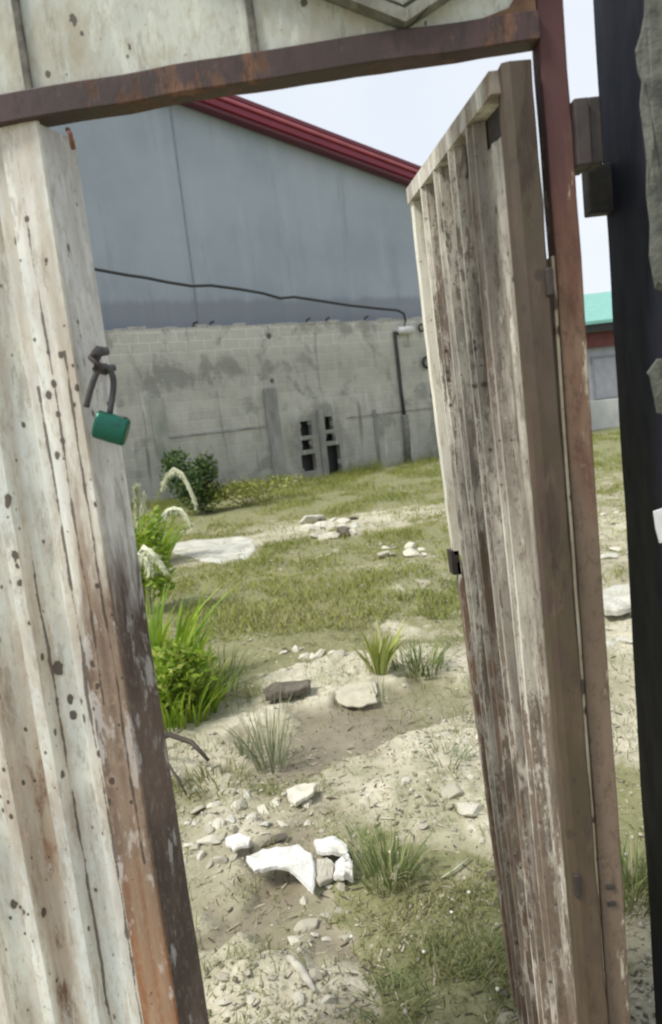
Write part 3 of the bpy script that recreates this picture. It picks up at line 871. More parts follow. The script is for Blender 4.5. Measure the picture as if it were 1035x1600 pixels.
# corrugated sheet: raised and sunk bands
prof = []
x = -1.3
k = 0
fr_ = [-1.3]
bands = [xb+.004]
while bands[-1] > -1.25: bands.append(bands[-1]-(.030 if len(bands) % 2 else .052))
bands = bands[::-1]
prof = []
for i in range(len(bands)-1):
    a_, b_ = bands[i], bands[i+1]
    dep = .0 if i % 2 == (len(bands) % 2) else .024
    prof += [(a_+.005, GY+.012+dep), (b_-.005, GY+.012+dep)]
v, f = extrude_profile(prof, .03, BZ0+.01, 60, .002, .010, 12)
me = mesh_from('sheet', v, f)
o = link('corrugated_sheet', me, CREAM, gl); o.matrix_parent_inverse = Matrix.Translation(-gl.location)
# edge stile: folded plate, front face then a side flange running back
prof = [(xb, GY+.014), (xb+.001, GY+.004), (xb+.02, GY+.002), (xc-.02, GY), (xc-.003, GY), (xc, GY+.004)]
v, f = extrude_profile(prof, .03, BZ0+.004, 60, .0025, .003, 7)
me = mesh_from('stile', v, f)
o = link('edge_stile', me, CREAM_STILE, gl); o.matrix_parent_inverse = Matrix.Translation(-gl.location)
# flange: from corner back and towards the opening
yb = GY+.075
xf = PY(235, 1000, yb)[0]
v, f = [], []
for j in range(61):
    z = .03+(BZ0-.03)*j/60
    w = (fbm(np.array([z*3.0]), np.array([1.0]), 4, 3)[0]-.5)*.006
    for t in (0, .25, .5, .75, 1):
        v.append((xc+(xf-xc)*t+w*t, GY+.0045+(yb-GY)*t+.003*math.sin(t*math.pi), z))
    for t in (1, 0):
        v.append((xc+(xf-xc)*t+w*t-.003, GY+.008+(yb-GY)*t, z))
for j in range(60):
    for i in range(7):
        a_ = j*7+i; b_ = j*7+(i+1) % 7
        f.append((a_, b_, b_+7, a_+7))
me = mesh_from('flange', v, f)
FLANGE = painted('flange_paint', (0.74, 0.75, 0.74), (0.62, 0.63, 0.63), (0.3, 0.26, 0.22), rust=(0.078, 0.056, 0.047), rust_at=.64, stain_at=.5, zrust=(1.3, 1.5), spots=.5, peel=(.62, .05))
o = link('edge_flange', me, FLANGE, gl); o.matrix_parent_inverse = Matrix.Translation(-gl.location)
# hasp staple above the padlock
hx = PY(158, 568, GY-.01)
bm = bmesh.new()
tube(bm, [(hx[0]+.001, GY+.03, hx[2]+.022), (hx[0]-.002, GY-.006, hx[2]+.020), (hx[0]-.005, GY-.026, hx[2]+.008), (hx[0]-.002, GY-.028, hx[2]-.006), (hx[0]+.004, GY-.012, hx[2]-.012), (hx[0]+.010, GY+.02, hx[2]-.006)], [.006, .009, .010, .009, .008, .006], 10)
for v_ in bm.verts: v_.co += Vector([(vnoise(np.array([v_.co.x*300]), np.array([v_.co.z*300]), 3+k_)[0]-.5)*.003 for k_ in range(3)])
hp = build('hasp_staple', bm, IRON, gl, True); hp.matrix_parent_inverse = Matrix.Translation(-gl.location)
bm = bmesh.new()
q = PY(106, 210, GY-.008)
tube(bm, [(q[0]-.004, GY+.01, q[2]+.014), (q[0]+.004, GY-.008, q[2]), (q[0], GY+.012, q[2]-.014)], .004, 6)
hk = build('wire_hook', bm, simple('rust_wire', (.2, .08, .05), (.3, .15, .1)), gl, True); hk.matrix_parent_inverse = Matrix.Translation(-gl.location)

# ------------------------------------------------------------------ padlock
LY = GY-.02
pk = empty('padlock', tuple(PY(174, 670, LY)), 0, label='open green padlock hanging by its dark shackle from the left gate leaf', cat='padlock')
def lp(px, py, dy=0): return Vector(PY(px, py, LY+dy))-pk.location
bm = bmesh.new()
path = [lp(135, 636, -.004), lp(141, 612, -.006), (lp(150, 586, -.006)), lp(158, 574, -.004), lp(169, 574, 0), lp(177, 590, .004), lp(177, 612, .004), lp(171, 650, 0)]
sm = []
for i in range(len(path)-1):
    for t in (0, .33, .66):
        p0 = path[max(i-1, 0)]; p1 = path[i]; p2 = path[i+1]; p3 = path[min(i+2, len(path)-1)]
        sm.append(.5*((2*p1)+(p2-p0)*t+(2*p0-5*p1+4*p2-p3)*t*t+(3*p1-p0-3*p2+p3)*t**3))
sm.append(path[-1])
tube(bm, sm, .005, 10)
build('shackle', bm, simple('shackle_steel', (.03, .032, .035), (.06, .06, .06), 60, .4), pk, True)
# barrel body, axis along the tilt
ax_ = (lp(198, 676)-lp(150, 662)); ln = ax_.length; ax_.normalize()
upd = Vector((0, 0, 1))-ax_*ax_.z; upd.normalize(); dpt = ax_.cross(upd)
bm = bmesh.new()
cen = (lp(198, 676)+lp(150, 662))/2
n = 24
prof = [(-.5, .55), (-.5, .86), (-.47, .97), (-.42, 1), (-.2, 1.0), (0, 1.02), (.2, 1), (.42, 1), (.47, .97), (.5, .86), (.5, .55)]
rings = []
hgt = .023
for t, s_ in prof:
    rr = []
    for i in range(n):
        a_ = 2*math.pi*i/n
        cx_, cy_ = math.cos(a_), math.sin(a_)
        e_ = 2.3
        m_ = (abs(cx_)**e_+abs(cy_)**e_)**(-1/e_)
        rr.append(bm.verts.new(cen+ax_*t*ln*1.04+upd*cy_*m_*hgt*s_+dpt*cx_*m_*.012*s_))
    rings.append(rr)
for a_, b_ in zip(rings, rings[1:]):
    for i in range(n): bm.faces.new((a_[i], a_[(i+1) % n], b_[(i+1) % n], b_[i]))
bm.faces.new(rings[0][::-1]); bm.faces.new(rings[-1])
def lock_mat():
    m = MT('green_lock')
    n_ = m.noise(m.vec(), 90, 5, .7)
    c = m.mix(m.step(n_, .5, .75), (0.010, 0.105, 0.072), (0.02, 0.035, 0.028))
    m.bump(n_, .3, .001)
    return m.out(c, .32, .45)
build('body', bm, lock_mat(), pk, True)
bm = bmesh.new()
q = lp(194, 655)
tube(bm, [q-upd*.006, q+upd*.004], .006, 12)
build('locking_collar', bm, IRON, pk, True)

# ------------------------------------------------------------------ open pedestrian door (hinged on the right post, swung inward)
pd = empty('pedestrian_door', (.37, GY, 0), 0, label='open narrow door of peeling corrugated steel swung inward from the right post', cat='door')
ZT, ZB = 2.150, .03
FYD = 1.80
def near_x(z):  return .342+(ZT-z)/(ZT-.487)*.014
def far_x(z):
    t = (ZT-z)/ZT
    return .284+.022*t+.045*t*t
def dpos(t, z, out=0.0):
    """t: 0 near (hinge) .. 1 far (free edge); out: towards the doorway side (-x)"""
    bow = .004*math.sin(z*2.3)*t
    return (near_x(z)+(far_x(z)-near_x(z))*t-out+bow, GY+.004+(FYD-GY)*t, z)
def door_sheet(prof, z0, z1, nz, thick):
    v, f = [], []
    n = len(prof)
    for j in range(nz+1):
        z = z0+(z1-z0)*j/nz
        for s_ in (0, 1):
            for (t, o_) in prof:
                w = (fbm(np.array([t*14.0]), np.array([z*3.0]), 19, 3)[0]-.5)*.005
                v.append(dpos(t, z, o_-s_*thick+w))
    row = 2*n
    for j in range(nz):
        for i in range(n-1):
            a_ = j*row+i
            f.append((a_, a_+row, a_+1+row, a_+1)); b_ = a_+n
            f.append((b_, b_+1, b_+1+row, b_+row))
        f.append((j*row, j*row+n, j*row+row+n, j*row+row)); e_ = j*row+n-1
        f.append((e_, e_+row, e_+n+row, e_+n))
    for j in (0, nz):
        for i in range(n-1):
            a_ = j*row+i
            f.append((a_, a_+1, a_+n+1, a_+n))
    return v, f
def dpart(name, v, f, mat, **k):
    o_ = link(name, mesh_from(name, v, f), mat, pd, **k)
    o_.matrix_parent_inverse = Matrix.Translation(-pd.location)
    return o_
# pan between ridges with a faint middle rib
NR = 5
prof = []
for i in range(NR):
    a_ = .03+i*(.94/NR)
    for t, o_ in ((.03, .0), (.36, .0), (.42, .0035), (.52, .004), (.58, .0), (.90, .0)):
        prof.append((a_+t*(.94/NR), o_))
prof = [(t, o_-.006) for t, o_ in prof]
v, f = door_sheet(prof, ZB+.02, ZT-.085, 90, .0015)
dpart('corrugated_sheet', v, f, DOORP, label='weathered grey brown corrugated sheet with rust streaks')
# ridges
for i in range(1, NR):
    c_ = .03+i*(.94/NR)
    w = .034
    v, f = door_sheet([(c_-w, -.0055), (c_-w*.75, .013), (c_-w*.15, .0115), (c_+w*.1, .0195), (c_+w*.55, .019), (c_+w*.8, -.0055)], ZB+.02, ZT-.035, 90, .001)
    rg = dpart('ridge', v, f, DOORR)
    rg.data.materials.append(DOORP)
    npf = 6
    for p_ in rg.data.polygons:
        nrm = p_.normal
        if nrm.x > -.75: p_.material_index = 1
# top rail, far strip, hinge stile
def dbar(name, t0, t1, z0, z1, o0, o1, mat, nz=1, wob=.0, **k):
    v = []
    for j in range(nz+1):
        z = z0+(z1-z0)*j/nz
        w = (vnoise(np.array([z*23.]), np.array([t0*7.]), 6)[0]-.5)*wob
        for t, o_ in ((t0, o0), (t1, o0), (t1, o1), (t0, o1)):
            v.append(dpos(t, z, o_+w))
    f = [(0, 1, 2, 3), tuple(nz*4+i for i in (3, 2, 1, 0))]
    for j in range(nz):
        for i in range(4):
            a_ = j*4+i; b_ = j*4+(i+1) % 4
            f.append((a_, a_+4, b_+4, b_))
    return dpart(name, v, f, mat, **k)
dbar('top_rail', .0, 1.0, ZT-.034, ZT, -.012, .0200, DOORR)
dbar('slot_shade_strip', .02, .953, ZT-.12, ZT-.0345, -.016, -.0095, IRON)  # dark strip standing in for the shade inside the top slots
dbar('edge_strip', .955, 1.0, 1.275, ZT-.0345, -.012, .0135, EDGEW, 30, .002, label='pale cream painted strip along the upper free edge')
dbar('edge_strip', .955, 1.0, ZB, 1.255, -.012, .010, EDGEW, 40, .003, label='rust brown strip along the lower free edge')
dbar('latch_tab', .955, 1.02, 1.225, 1.285, .002, .022, IRON)
# hinge stile: box tube whose end face looks at the camera
v = []
nz = 60
for j in range(nz+1):
    z = ZB+(ZT+.003-ZB)*j/nz
    w = (vnoise(np.array([z*17.]), np.array([3.]), 6)[0]-.5)*.003
    x0_, x1_ = near_x(z)-.004, near_x(z)+.0435
    v += [(x0_, GY-.012, z), (x0_+.012, GY-.016, z), (x1_-.003+w, GY-.014, z), (x1_+w, GY-.010, z), (x1_+w, GY+.022, z), (x0_, GY+.022, z)]
f = [tuple(range(6)), tuple(nz*6+i for i in range(6))[::-1]]
for j in range(nz):
    for i in range(6):
        a_ = j*6+i; b_ = j*6+(i+1) % 6
        f.append((a_, b_, b_+6, a_+6))
dpart('hinge_stile', v, f, RUSTST)
for (px, py) in ((860, 440), (903, 1385)):
    q = PY(px, py, GY-.02)
    bm = bmesh.new()
    box(bm, q[0]-.006, q[0]+.006, GY-.022, GY+.01, q[2]-.022, q[2]+.022, .003)
    o = build('hinge', bm, IRON, pd); o.matrix_parent_inverse = Matrix.Translation(-pd.location)
q = PY(956, 1400, GY-.005)
for dz in (.015, -.018):
    bm = bmesh.new(); box(bm, q[0]-.007, q[0]+.008, GY-.004, GY-.0005, q[2]+dz-.004, q[2]+dz+.004, .001)
    gpart('keeper_slot', bm, BLACK)

# ------------------------------------------------------------------ debris
def slab(name, pts, z, th, mat, seed=1, tilt=(0, 0), bend=0.0, **k):
    """irregular plate whose outline lies at height z above the ground"""
    c0 = snap(sum(p_[0] for p_ in pts)/len(pts), sum(p_[1] for p_ in pts)/len(pts))
    P = [Vector(G(x, y, c0.z+z)) for x, y in pts]
    cen = sum(P, Vector())/len(P)
    rnd = random.Random(seed)
    # refine the outline a little
    Q = []
    for i in range(len(P)):
        a_, b_ = P[i], P[(i+1) % len(P)]
        for k_ in range(4):
            Q.append(a_.lerp(b_, k_/4)+Vector((rnd.uniform(-1, 1), rnd.uniform(-1, 1), 0))*(b_-a_).length*.05)
    bm = bmesh.new()
    rad = max((p_-cen).length for p_ in Q)
    rings = []
    for t, dz in ((.0, 0), (.3, 0), (.55, 0), (.78, 0), (.95, 0), (1.0, -.2), (1.0, -.9), (.93, -1.0), (.0, -1.0)):
        rr = []
        for p_ in Q:
            d = p_-cen
            zz = th*dz+bend*(1-(d.length*t/rad)**2)+d.x*t*tilt[0]+d.y*t*tilt[1]+(rnd.random()-.5)*th*.2*(t > 0)+(vnoise(np.array([(d.x*t)/rad*3+9]), np.array([(d.y*t)/rad*3+9]), seed)[0]-.5)*max(th, bend)*.9
            rr.append(bm.verts.new((d.x*t, d.y*t, zz)))
        rings.append(rr)
    for a_, b_ in zip(rings, rings[1:]):
        for i in range(len(Q)): bm.faces.new((a_[i], b_[i], b_[(i+1) % len(Q)], a_[(i+1) % len(Q)]))
    bmesh.ops.remove_doubles(bm, verts=bm.verts, dist=1e-4)
    o_ = build(name, bm, mat, None, False, **k)
    o_.location = cen
    return o_
slab('foam_sheet', [(385, 1347), (412, 1336), (440, 1332), (468, 1327), (488, 1338), (492, 1362), (488, 1382), (470, 1370), (452, 1361), (425, 1361), (398, 1368), (389, 1358)], .05, .014, WHITE, 2, (-.1, .15), .02,
     label='largest bright white broken foam sheet lying on the mud path', cat='foam piece')
slab('foam_sheet', [(490, 1306), (512, 1302), (530, 1308), (545, 1326), (544, 1340), (525, 1338), (505, 1336), (493, 1326)], .06, .02, WHITE, 5, (.1, -.2), .01,
     label='squarish white foam chunk behind and right of the largest foam sheet', cat='foam piece')
slab('foam_sheet', [(528, 1342), (545, 1340), (553, 1352), (552, 1366), (536, 1370), (520, 1364)], .045, .025, WHITE, 8, (.1, .1), .01,
     label='small white foam lump at the right end of the foam litter', cat='foam piece')
slab('foam_sheet', [(490, 1345), (512, 1342), (524, 1352), (520, 1368), (500, 1378), (490, 1370)], .03, .02, ROPE, 9, (0, .1), .01,
     label='dirty crumpled grey sheet between the white foam pieces', cat='foam piece')
slab('plastic_strip', [(352, 1308), (375, 1303), (392, 1312), (390, 1324), (366, 1328), (354, 1320)], .025, .012, WHITE, 11, (.1, 0), .01,
     label='pale flat scrap up and left of the largest foam sheet', cat='plastic scrap')
slab('broken_tile', [(448, 1232), (470, 1226), (498, 1228), (486, 1240), (462, 1249), (450, 1244)], .05, .018, STONE, 12, (.1, .15), 0,
     label='thin tilted pale tile fragment below the spiky grass tuft', cat='tile fragment')
slab('concrete_slab', [(262, 852), (300, 844), (365, 838), (395, 842), (400, 858), (385, 872), (350, 880), (318, 876), (285, 866), (262, 862)], .03, .06, CEMENT, 13,
     label='wide pale cement slab in the far grass left of the rubble heap', cat='slab')
slab('concrete_slab', [(940, 922), (965, 914), (990, 908), (1000, 940), (970, 948), (941, 950)], .12, .05, CEMENT, 14, (.05, 0),
     label='flat white slab seen in the gap right of the gate post', cat='slab')
slab('cloth_scrap', [(520, 1072), (560, 1062), (585, 1068), (590, 1095), (560, 1102), (528, 1098)], .022, .010, SANDCLOTH, 15, (0, .04), .012,
     label='pale crumpled cloth half buried in sand behind the mud path', cat='cloth')
slab('timber_offcut', [(412, 1076), (440, 1066), (484, 1062), (486, 1074), (450, 1082), (415, 1086)], .07, .035, DARKSTONE, 16, (0, 0), .01,
     label='dark low timber offcut lying on sand at the edge of the grass', cat='timber')

def rock_mesh(seed, flat=.5, sub=3):
    bm = bmesh.new()
    bmesh.ops.create_icosphere(bm, subdivisions=sub, radius=1)
    r_ = random.Random(seed)
    planes = [(Vector((r_.uniform(-1, 1), r_.uniform(-1, 1), r_.uniform(-.6, 1))).normalized(), r_.uniform(.45, .8)) for _ in range(13)]
    for v_ in bm.verts:
        for n_, d_ in planes:
            k_ = v_.co.dot(n_)-d_
            if k_ > 0: v_.co -= n_*k_
        v_.co *= 1+r_.uniform(-.035, .035)
        v_.co.z *= flat
        v_.co.x *= r_.uniform(.98, 1.02)
    me_ = bpy.data.meshes.new('rock')
    bm.to_mesh(me_); bm.free()
    return me_
ROCKS = [rock_mesh(i, [.35, .5, .6, .4, .75, .3][i % 6]) for i in range(12)]
def rock(px, py, size, mat, label, group=None, name='stone', cat='stone', i=None, sx=1.0, rz=None, sink=.2, rnd_=random.Random(77)):
    i = rnd_.randrange(len(ROCKS)) if i is None else i
    me_ = ROCKS[i]
    key = me_.name+mat.name
    m2 = bpy.data.meshes.get(key)
    if not m2:
        m2 = me_.copy(); m2.name = key; m2.materials.clear(); m2.materials.append(mat)
    o_ = bpy.data.objects.new(name, m2)
    C.objects.link(o_)
    q_ = snap(px, py)
    o_.location = q_+Vector((0, 0, size*(.35-sink)))
    o_.scale = (size*sx, size, size)
    o_.rotation_euler = (rnd_.uniform(-.3, .3), rnd_.uniform(-.3, .3), rnd_.uniform(0, 6.28) if rz is None else rz)
    return props(o_, label, cat, group)
GR = 'stones scattered on the plot'
# singled-out stones
for a in [
    (438, 1342, 0, 0), ]: pass
rock(475, 1408, .026, STONE, 'round pale stone just below the largest white foam sheet', GR)
rock(462, 1470, .030, STONE, 'pale rounded stone left of the brown stones below the mud patch', GR, sx=1.6)
rock(478, 1448, .034, STONE2, 'brown flat stone low in the middle beneath the foam litter', GR, sx=1.8)
rock(505, 1300, .02, STONE2, 'tiny grey stone just behind the squarish foam chunk', GR)
rock(515, 1385, .02, STONE, 'small white stone under the right end of foam litter', GR)
rock(735, 1265, .07, STONE, 'broad pale stone on sand left of the open door', GR, sx=1.5, i=0)
rock(705, 1238, .05, STONE2, 'dull stone behind the broad pale stone by the door', GR, sx=1.3)
rock(768, 1370, .03, DARKSTONE, 'small dark stone touching the door outline at lower right', GR)
rock(788, 1552, .022, DARKSTONE, 'tiny dark stone at the foot of the door outline', GR)
rock(425, 1316, .045, DARKSTONE, 'dark flat stone behind the largest white foam sheet', GR, sx=1.6)
rock(690, 1400, .014, STONE, 'tiny pale pebble right of the green grass tuft', GR)
ORD = ['leftmost', 'second', 'third', 'fourth', 'fifth', 'sixth', 'seventh', 'eighth']
def cluster(x0, x1, rows, per, s0, s1, mats, where, group, name='stone', cat='stone', seed=1, sx=1.5, sink=.2):
    """rows: pixel heights back to front; stones in each row in order from the left"""
    r_ = random.Random(seed)
    rn = ['back', 'middle', 'front'] if len(rows) == 3 else (['back', 'front'] if len(rows) == 2 else [''])
    for ri, y_ in enumerate(rows):
        gap = (rows[1]-rows[0])*.28 if len(rows) > 1 else 7
        for k_ in range(per):
            x_ = x0+(x1-x0)*(k_+.5+r_.uniform(-.38, .38))/per
            m_, tone = r_.choice(mats)
            pos = 'rightmost' if k_ == per-1 else ORD[k_]+('' if k_ == 0 else ' from left')
            row = f' in the {rn[ri]} row' if rn[ri] else ''
            rock(x_, y_+r_.uniform(-gap, gap), r_.uniform(s0, s1)*r_.uniform(.7, 1.15), m_, f'{tone} {cat}, {pos}{row} of {where}', group, name, cat, sx=r_.uniform(.9, sx), sink=sink)
PS, GS, DS, CS = (STONE, 'pale'), (STONE2, 'grey'), (DARKSTONE, 'dark'), (CEMENT, 'whitish')
cluster(480, 565, (814, 826, 838), 5, .09, .20, (PS, PS, CS, DS), 'far rubble heap', 'rubble heap blocks', 'rubble_block', 'rubble block', 5, 1.7, .15)
cluster(590, 665, (858, 868), 4, .06, .12, (PS, GS), 'sparse stones by the rubble heap', 'stones right of the rubble heap', seed=6, sink=.1)
cluster(440, 540, (1022,), 7, .04, .09, (PS, GS), 'stone strip between grass and sand', 'stones between grass and sand', seed=7)
cluster(300, 500, (1240, 1262, 1285), 8, .018, .042, (PS, PS, GS, CS), 'stony patch behind the foam', 'stones behind the foam litter', seed=8, sx=2.0)
cluster(285, 375, (1290, 1318, 1345), 5, .015, .038, (PS, PS, GS), 'stones beside the gate leaf', 'stones beside the gate leaf', seed=9, sx=1.7)
cluster(490, 555, (1395, 1430, 1470), 4, .010, .026, (PS, GS, DS), 'gravelly strip below the foam', 'stones below the foam litter', seed=10)
cluster(335, 540, (1520, 1565), 5, .012, .028, (PS, PS, GS), 'foreground sand lump', 'stones on the sand lump', seed=11)
cluster(620, 760, (1165, 1220, 1300), 5, .010, .030, (PS, GS), 'sandy rise near the door', 'stones on the sandy rise', seed=12)
cluster(935, 1000, (800, 860, 1000), 3, .04, .09, (PS, CS), 'gap between post and pillar', 'stones in the right gap', seed=13, sx=1.8)
# uncountable gravel as one mesh
def scatter_gravel(n, seed):
    r_ = np.random.default_rng(seed)
    y = 1.6+(9-1.6)*r_.random(n)**1.8
    x = (r_.random(n)-.45)*1.1*y
    g, mu, pa = cover(x, y)
    keep = r_.random(n) < (.7*(1-mu*.9)*(1-g*.5))*np.clip(3*fbm(x*2.5, y*2.5, 66, 3)-1.0, 0, 1)
    x, y = x[keep], y[keep]
    n = len(x)
    z = height(x, y)
    s_ = (.0025+.009*r_.random(n)**3)*(.8+.15*y)
    base = np.array([[1, 0, 0], [-.2, .9, 0], [-.9, .1, 0], [-.1, -.95, 0], [.1, .05, .75], [0, 0, -.5]])
    th = r_.random(n)*6.28
    st = 1+r_.random(n)
    b = base[None]*np.stack([st, np.ones(n), np.ones(n)], 1)[:, None]+r_.normal(0, .12, (n, 6, 3))
    xx = b[..., 0]*np.cos(th)[:, None]-b[..., 1]*np.sin(th)[:, None]; yy = b[..., 0]*np.sin(th)[:, None]+b[..., 1]*np.cos(th)[:, None]
    P = np.stack([xx*s_[:, None]+x[:, None], yy*s_[:, None]+y[:, None], b[..., 2]*s_[:, None]+z[:, None]+.2*s_[:, None]], 2).reshape(-1, 3)
    tri = np.array([[0, 1, 4], [1, 2, 4], [2, 3, 4], [3, 0, 4], [1, 0, 5], [2, 1, 5], [3, 2, 5], [0, 3, 5]])
    F = (tri[None]+np.arange(n)[:, None, None]*6).reshape(-1, 3)
    me_ = np_mesh('gravel', P, F)
    c_ = me_.color_attributes.new('tone', 'FLOAT_COLOR', 'POINT')
    t_ = np.repeat(r_.random(n), 6)
    c_.data.foreach_set('color', np.stack([t_, t_, t_, np.ones_like(t_)], 1).astype(np.float32).ravel())
    return me_
m = MT('gravel')
gravel_m = m.out(m.mix(m.attr('tone').outputs['Fac'], (0.17, 0.15, 0.10), (0.52, 0.49, 0.40)), .95)
link('gravel', scatter_gravel(16000, 3), gravel_m, kind='stuff', label='fine gravel and crumbs strewn over the sandy soil', cat='gravel')

def scatter_litter(n, seed):
    """dry stalks and chips lying on the soil"""
    r_ = np.random.default_rng(seed)
    y = 1.6+(12-1.6)*r_.random(n)**1.5
    x = (r_.random(n)-.45)*1.15*y
    keep = r_.random(n) < np.clip(3*fbm(x*2.2, y*2.2, 166, 3)-1.0, .05, 1)
    x, y = x[keep], y[keep]; n = len(x)
    z = height(x, y)+.002
    L = (.004+.020*r_.random(n)**2.5)*(.8+.15*y); W = (.0008+.0025*r_.random(n)**2)*(.8+.2*y)
    th = r_.random(n)*6.28; tl = r_.normal(0, .15, n)
    ca_, sa_ = np.cos(th), np.sin(th)
    P = []
    for u_, w_, h_ in ((-1, -1, 0), (1, -.6, 1), (1, .6, 1), (-1, 1, 0), (0, 0, .5)):
        P.append(np.stack([x+ca_*L*u_-sa_*W*w_, y+sa_*L*u_+ca_*W*w_, z+np.abs(L*tl)*h_+(W if (u_ == 0) else 0)], 1))
    P = np.stack(P, 1).reshape(-1, 3)
    F = (np.array([[0, 1, 4], [1, 2, 4], [2, 3, 4], [3, 0, 4]])[None]+np.arange(n)[:, None, None]*5).reshape(-1, 3)
    me_ = np_mesh('dry_litter', P, F)
    c_ = me_.color_attributes.new('tone', 'FLOAT_COLOR', 'POINT')
    t_ = np.repeat(r_.random(n), 5)
    c_.data.foreach_set('color', np.stack([t_, t_, t_, np.ones_like(t_)], 1).astype(np.float32).ravel())
    return me_
m = MT('dry_litter')
t_ = m.attr('tone').outputs['Fac']
litter_m = m.out(m.mix(m.step(t_, .35, .5), (0.075, 0.055, 0.035), m.mix(m.step(t_, .6, .95), (0.30, 0.26, 0.17), (0.52, 0.48, 0.37))), .9)
link('dry_litter', scatter_litter(22000, 8), litter_m, kind='stuff', label='dry stalks chips and litter strewn over the soil', cat='litter')

# ------------------------------------------------------------------ vegetation
def leaf_mat(name, a, b, dry=None, trans=.25):
    m = MT(name)
    t = m.attr('tone').outputs['Fac']
    c = m.mix(m.step(t, .1, .8), a, b)
    if dry: c = m.mix(m.step(t, .8, .9), c, dry)
    m.out(c, .6)
    tr = m.t.nodes.new('ShaderNodeBsdfTranslucent')
    m.put(tr.inputs['Color'], c)
    mx = m.t.nodes.new('ShaderNodeMixShader')
    mx.inputs['Fac'].default_value = trans
    m.t.links.new(m.b.outputs[0], mx.inputs[1]); m.t.links.new(tr.outputs[0], mx.inputs[2])
    out = m.t.nodes['Material Output']
    m.t.links.new(mx.outputs[0], out.inputs['Surface'])
    return m.m
def blades_mesh(name, x, y, z, h, w, lean, seed, seg=3, azim=None, droop=1.0, spread_tone=None):
    """curved tapering blades as strips; arrays per blade"""
    r_ = np.random.default_rng(seed)
    n = len(x)
    az = r_.random(n)*2*np.pi if azim is None else azim
    fa = az+np.pi/2+r_.normal(0, .5, n)
    V = []
    for k_ in range(seg+1):
        t = k_/seg
        out = lean*h*(t**1.2*.7+droop*t*t*.5)
        up = h*(t-droop*lean*.35*t*t*t)
        wd = w*(1-t*t)*(.75+.5*math.sin(t*math.pi))/2
        cx, cy = x+np.cos(az)*out, y+np.sin(az)*out
        zz = z+up
        if k_ < seg:
            V.append(np.stack([cx+np.cos(fa)*wd, cy+np.sin(fa)*wd, zz], 1)); V.append(np.stack([cx-np.cos(fa)*wd, cy-np.sin(fa)*wd, zz], 1))
        else: V.append(np.stack([cx, cy, zz], 1))
    nvp = 2*seg+1
    P = np.stack(V, 1).reshape(-1, 3)
    tris = []
    for k_ in range(seg-1):
        a_ = 2*k_
        tris += [[a_, a_+1, a_+3], [a_, a_+3, a_+2]]
    a_ = 2*(seg-1)
    tris.append([a_, a_+1, a_+2])
    F = (np.array(tris)[None]+np.arange(n)[:, None, None]*nvp).reshape(-1, 3)
    me_ = np_mesh(name, P, F)
    c_ = me_.color_attributes.new('tone', 'FLOAT_COLOR', 'POINT')
    t_ = np.repeat(r_.random(n) if spread_tone is None else spread_tone, nvp)
    c_.data.foreach_set('color', np.stack([t_, t_, t_, np.ones_like(t_)], 1).astype(np.float32).ravel())
    return me_
GRASSM = leaf_mat('grass_blades', (0.13, 0.15, 0.045), (0.25, 0.26, 0.095), (0.40, 0.36, 0.20))
FARGRASS = leaf_mat('far_grass_blades', (0.155, 0.19, 0.03), (0.28, 0.30, 0.06), (0.34, 0.32, 0.15))
def lawn(n, y0, y1, pw, hmin, hmax, wid, seed, dens=1.0, xspan=1.15):
    r_ = np.random.default_rng(seed)
    y = y0+(y1-y0)*r_.random(n)**pw
    x = (r_.random(n)-.42)*xspan*y
    g, mu, pa = cover(x, y)
    g = np.clip(g+.26, 0, 1)
    cl = fbm(x*6/(1+y*.1), y*6/(1+y*.1), 91, 3)*.6+fbm(x*1.1, y*.8, 95, 4)*.4
    keep = r_.random(n) < np.clip(g*dens*np.clip((cl-.40)*5, .06, 1), 0, 1)
    # keep clear of the wall
    d = (x-A[0])*NRM[0]+(y-A[1])*NRM[1]
    keep &= d < -.05
    # leave the pale slab open
    q_ = G(330, 860)
    keep &= ~((np.abs(x-q_[0]) < .75) & (np.abs(y-q_[1]) < 1.1))
    x, y = x[keep], y[keep]
    n = len(x)
    h = hmin+(hmax-hmin)*r_.random(n)**1.6*(.25+2.6*np.clip(fbm(x*1.3, y*1.3, 15, 4)-.3, 0, 1))
    h = h*(1+4.2*np.exp(-np.abs(d[keep])/1.2)*fbm(x*.9, y*.9, 33, 3)*2)
    tone = np.clip(.25*r_.random(n)+.8*fbm(x*.9, y*.9, 21, 4)+.12*r_.normal(size=n), 0, 1)
    return blades_mesh('grass', x, y, height(x, y)-.005, h, np.full(n, wid)*(.6+.8*r_.random(n)), .25+.7*r_.random(n), seed, 2, spread_tone=tone)
link('grass', lawn(130000, 1.7, 7, 1.4, .012, .075, .0035, 41, 1.0), GRASSM, kind='stuff', label='short sparse grass and weeds growing over the near sandy ground', cat='grass')
link('grass', lawn(360000, 5.5, 24, .95, .03, .12, .0075, 43, 1.3, 1.3), FARGRASS, kind='stuff', label='yellow green grass covering the far part of the plot up to the wall', cat='grass')

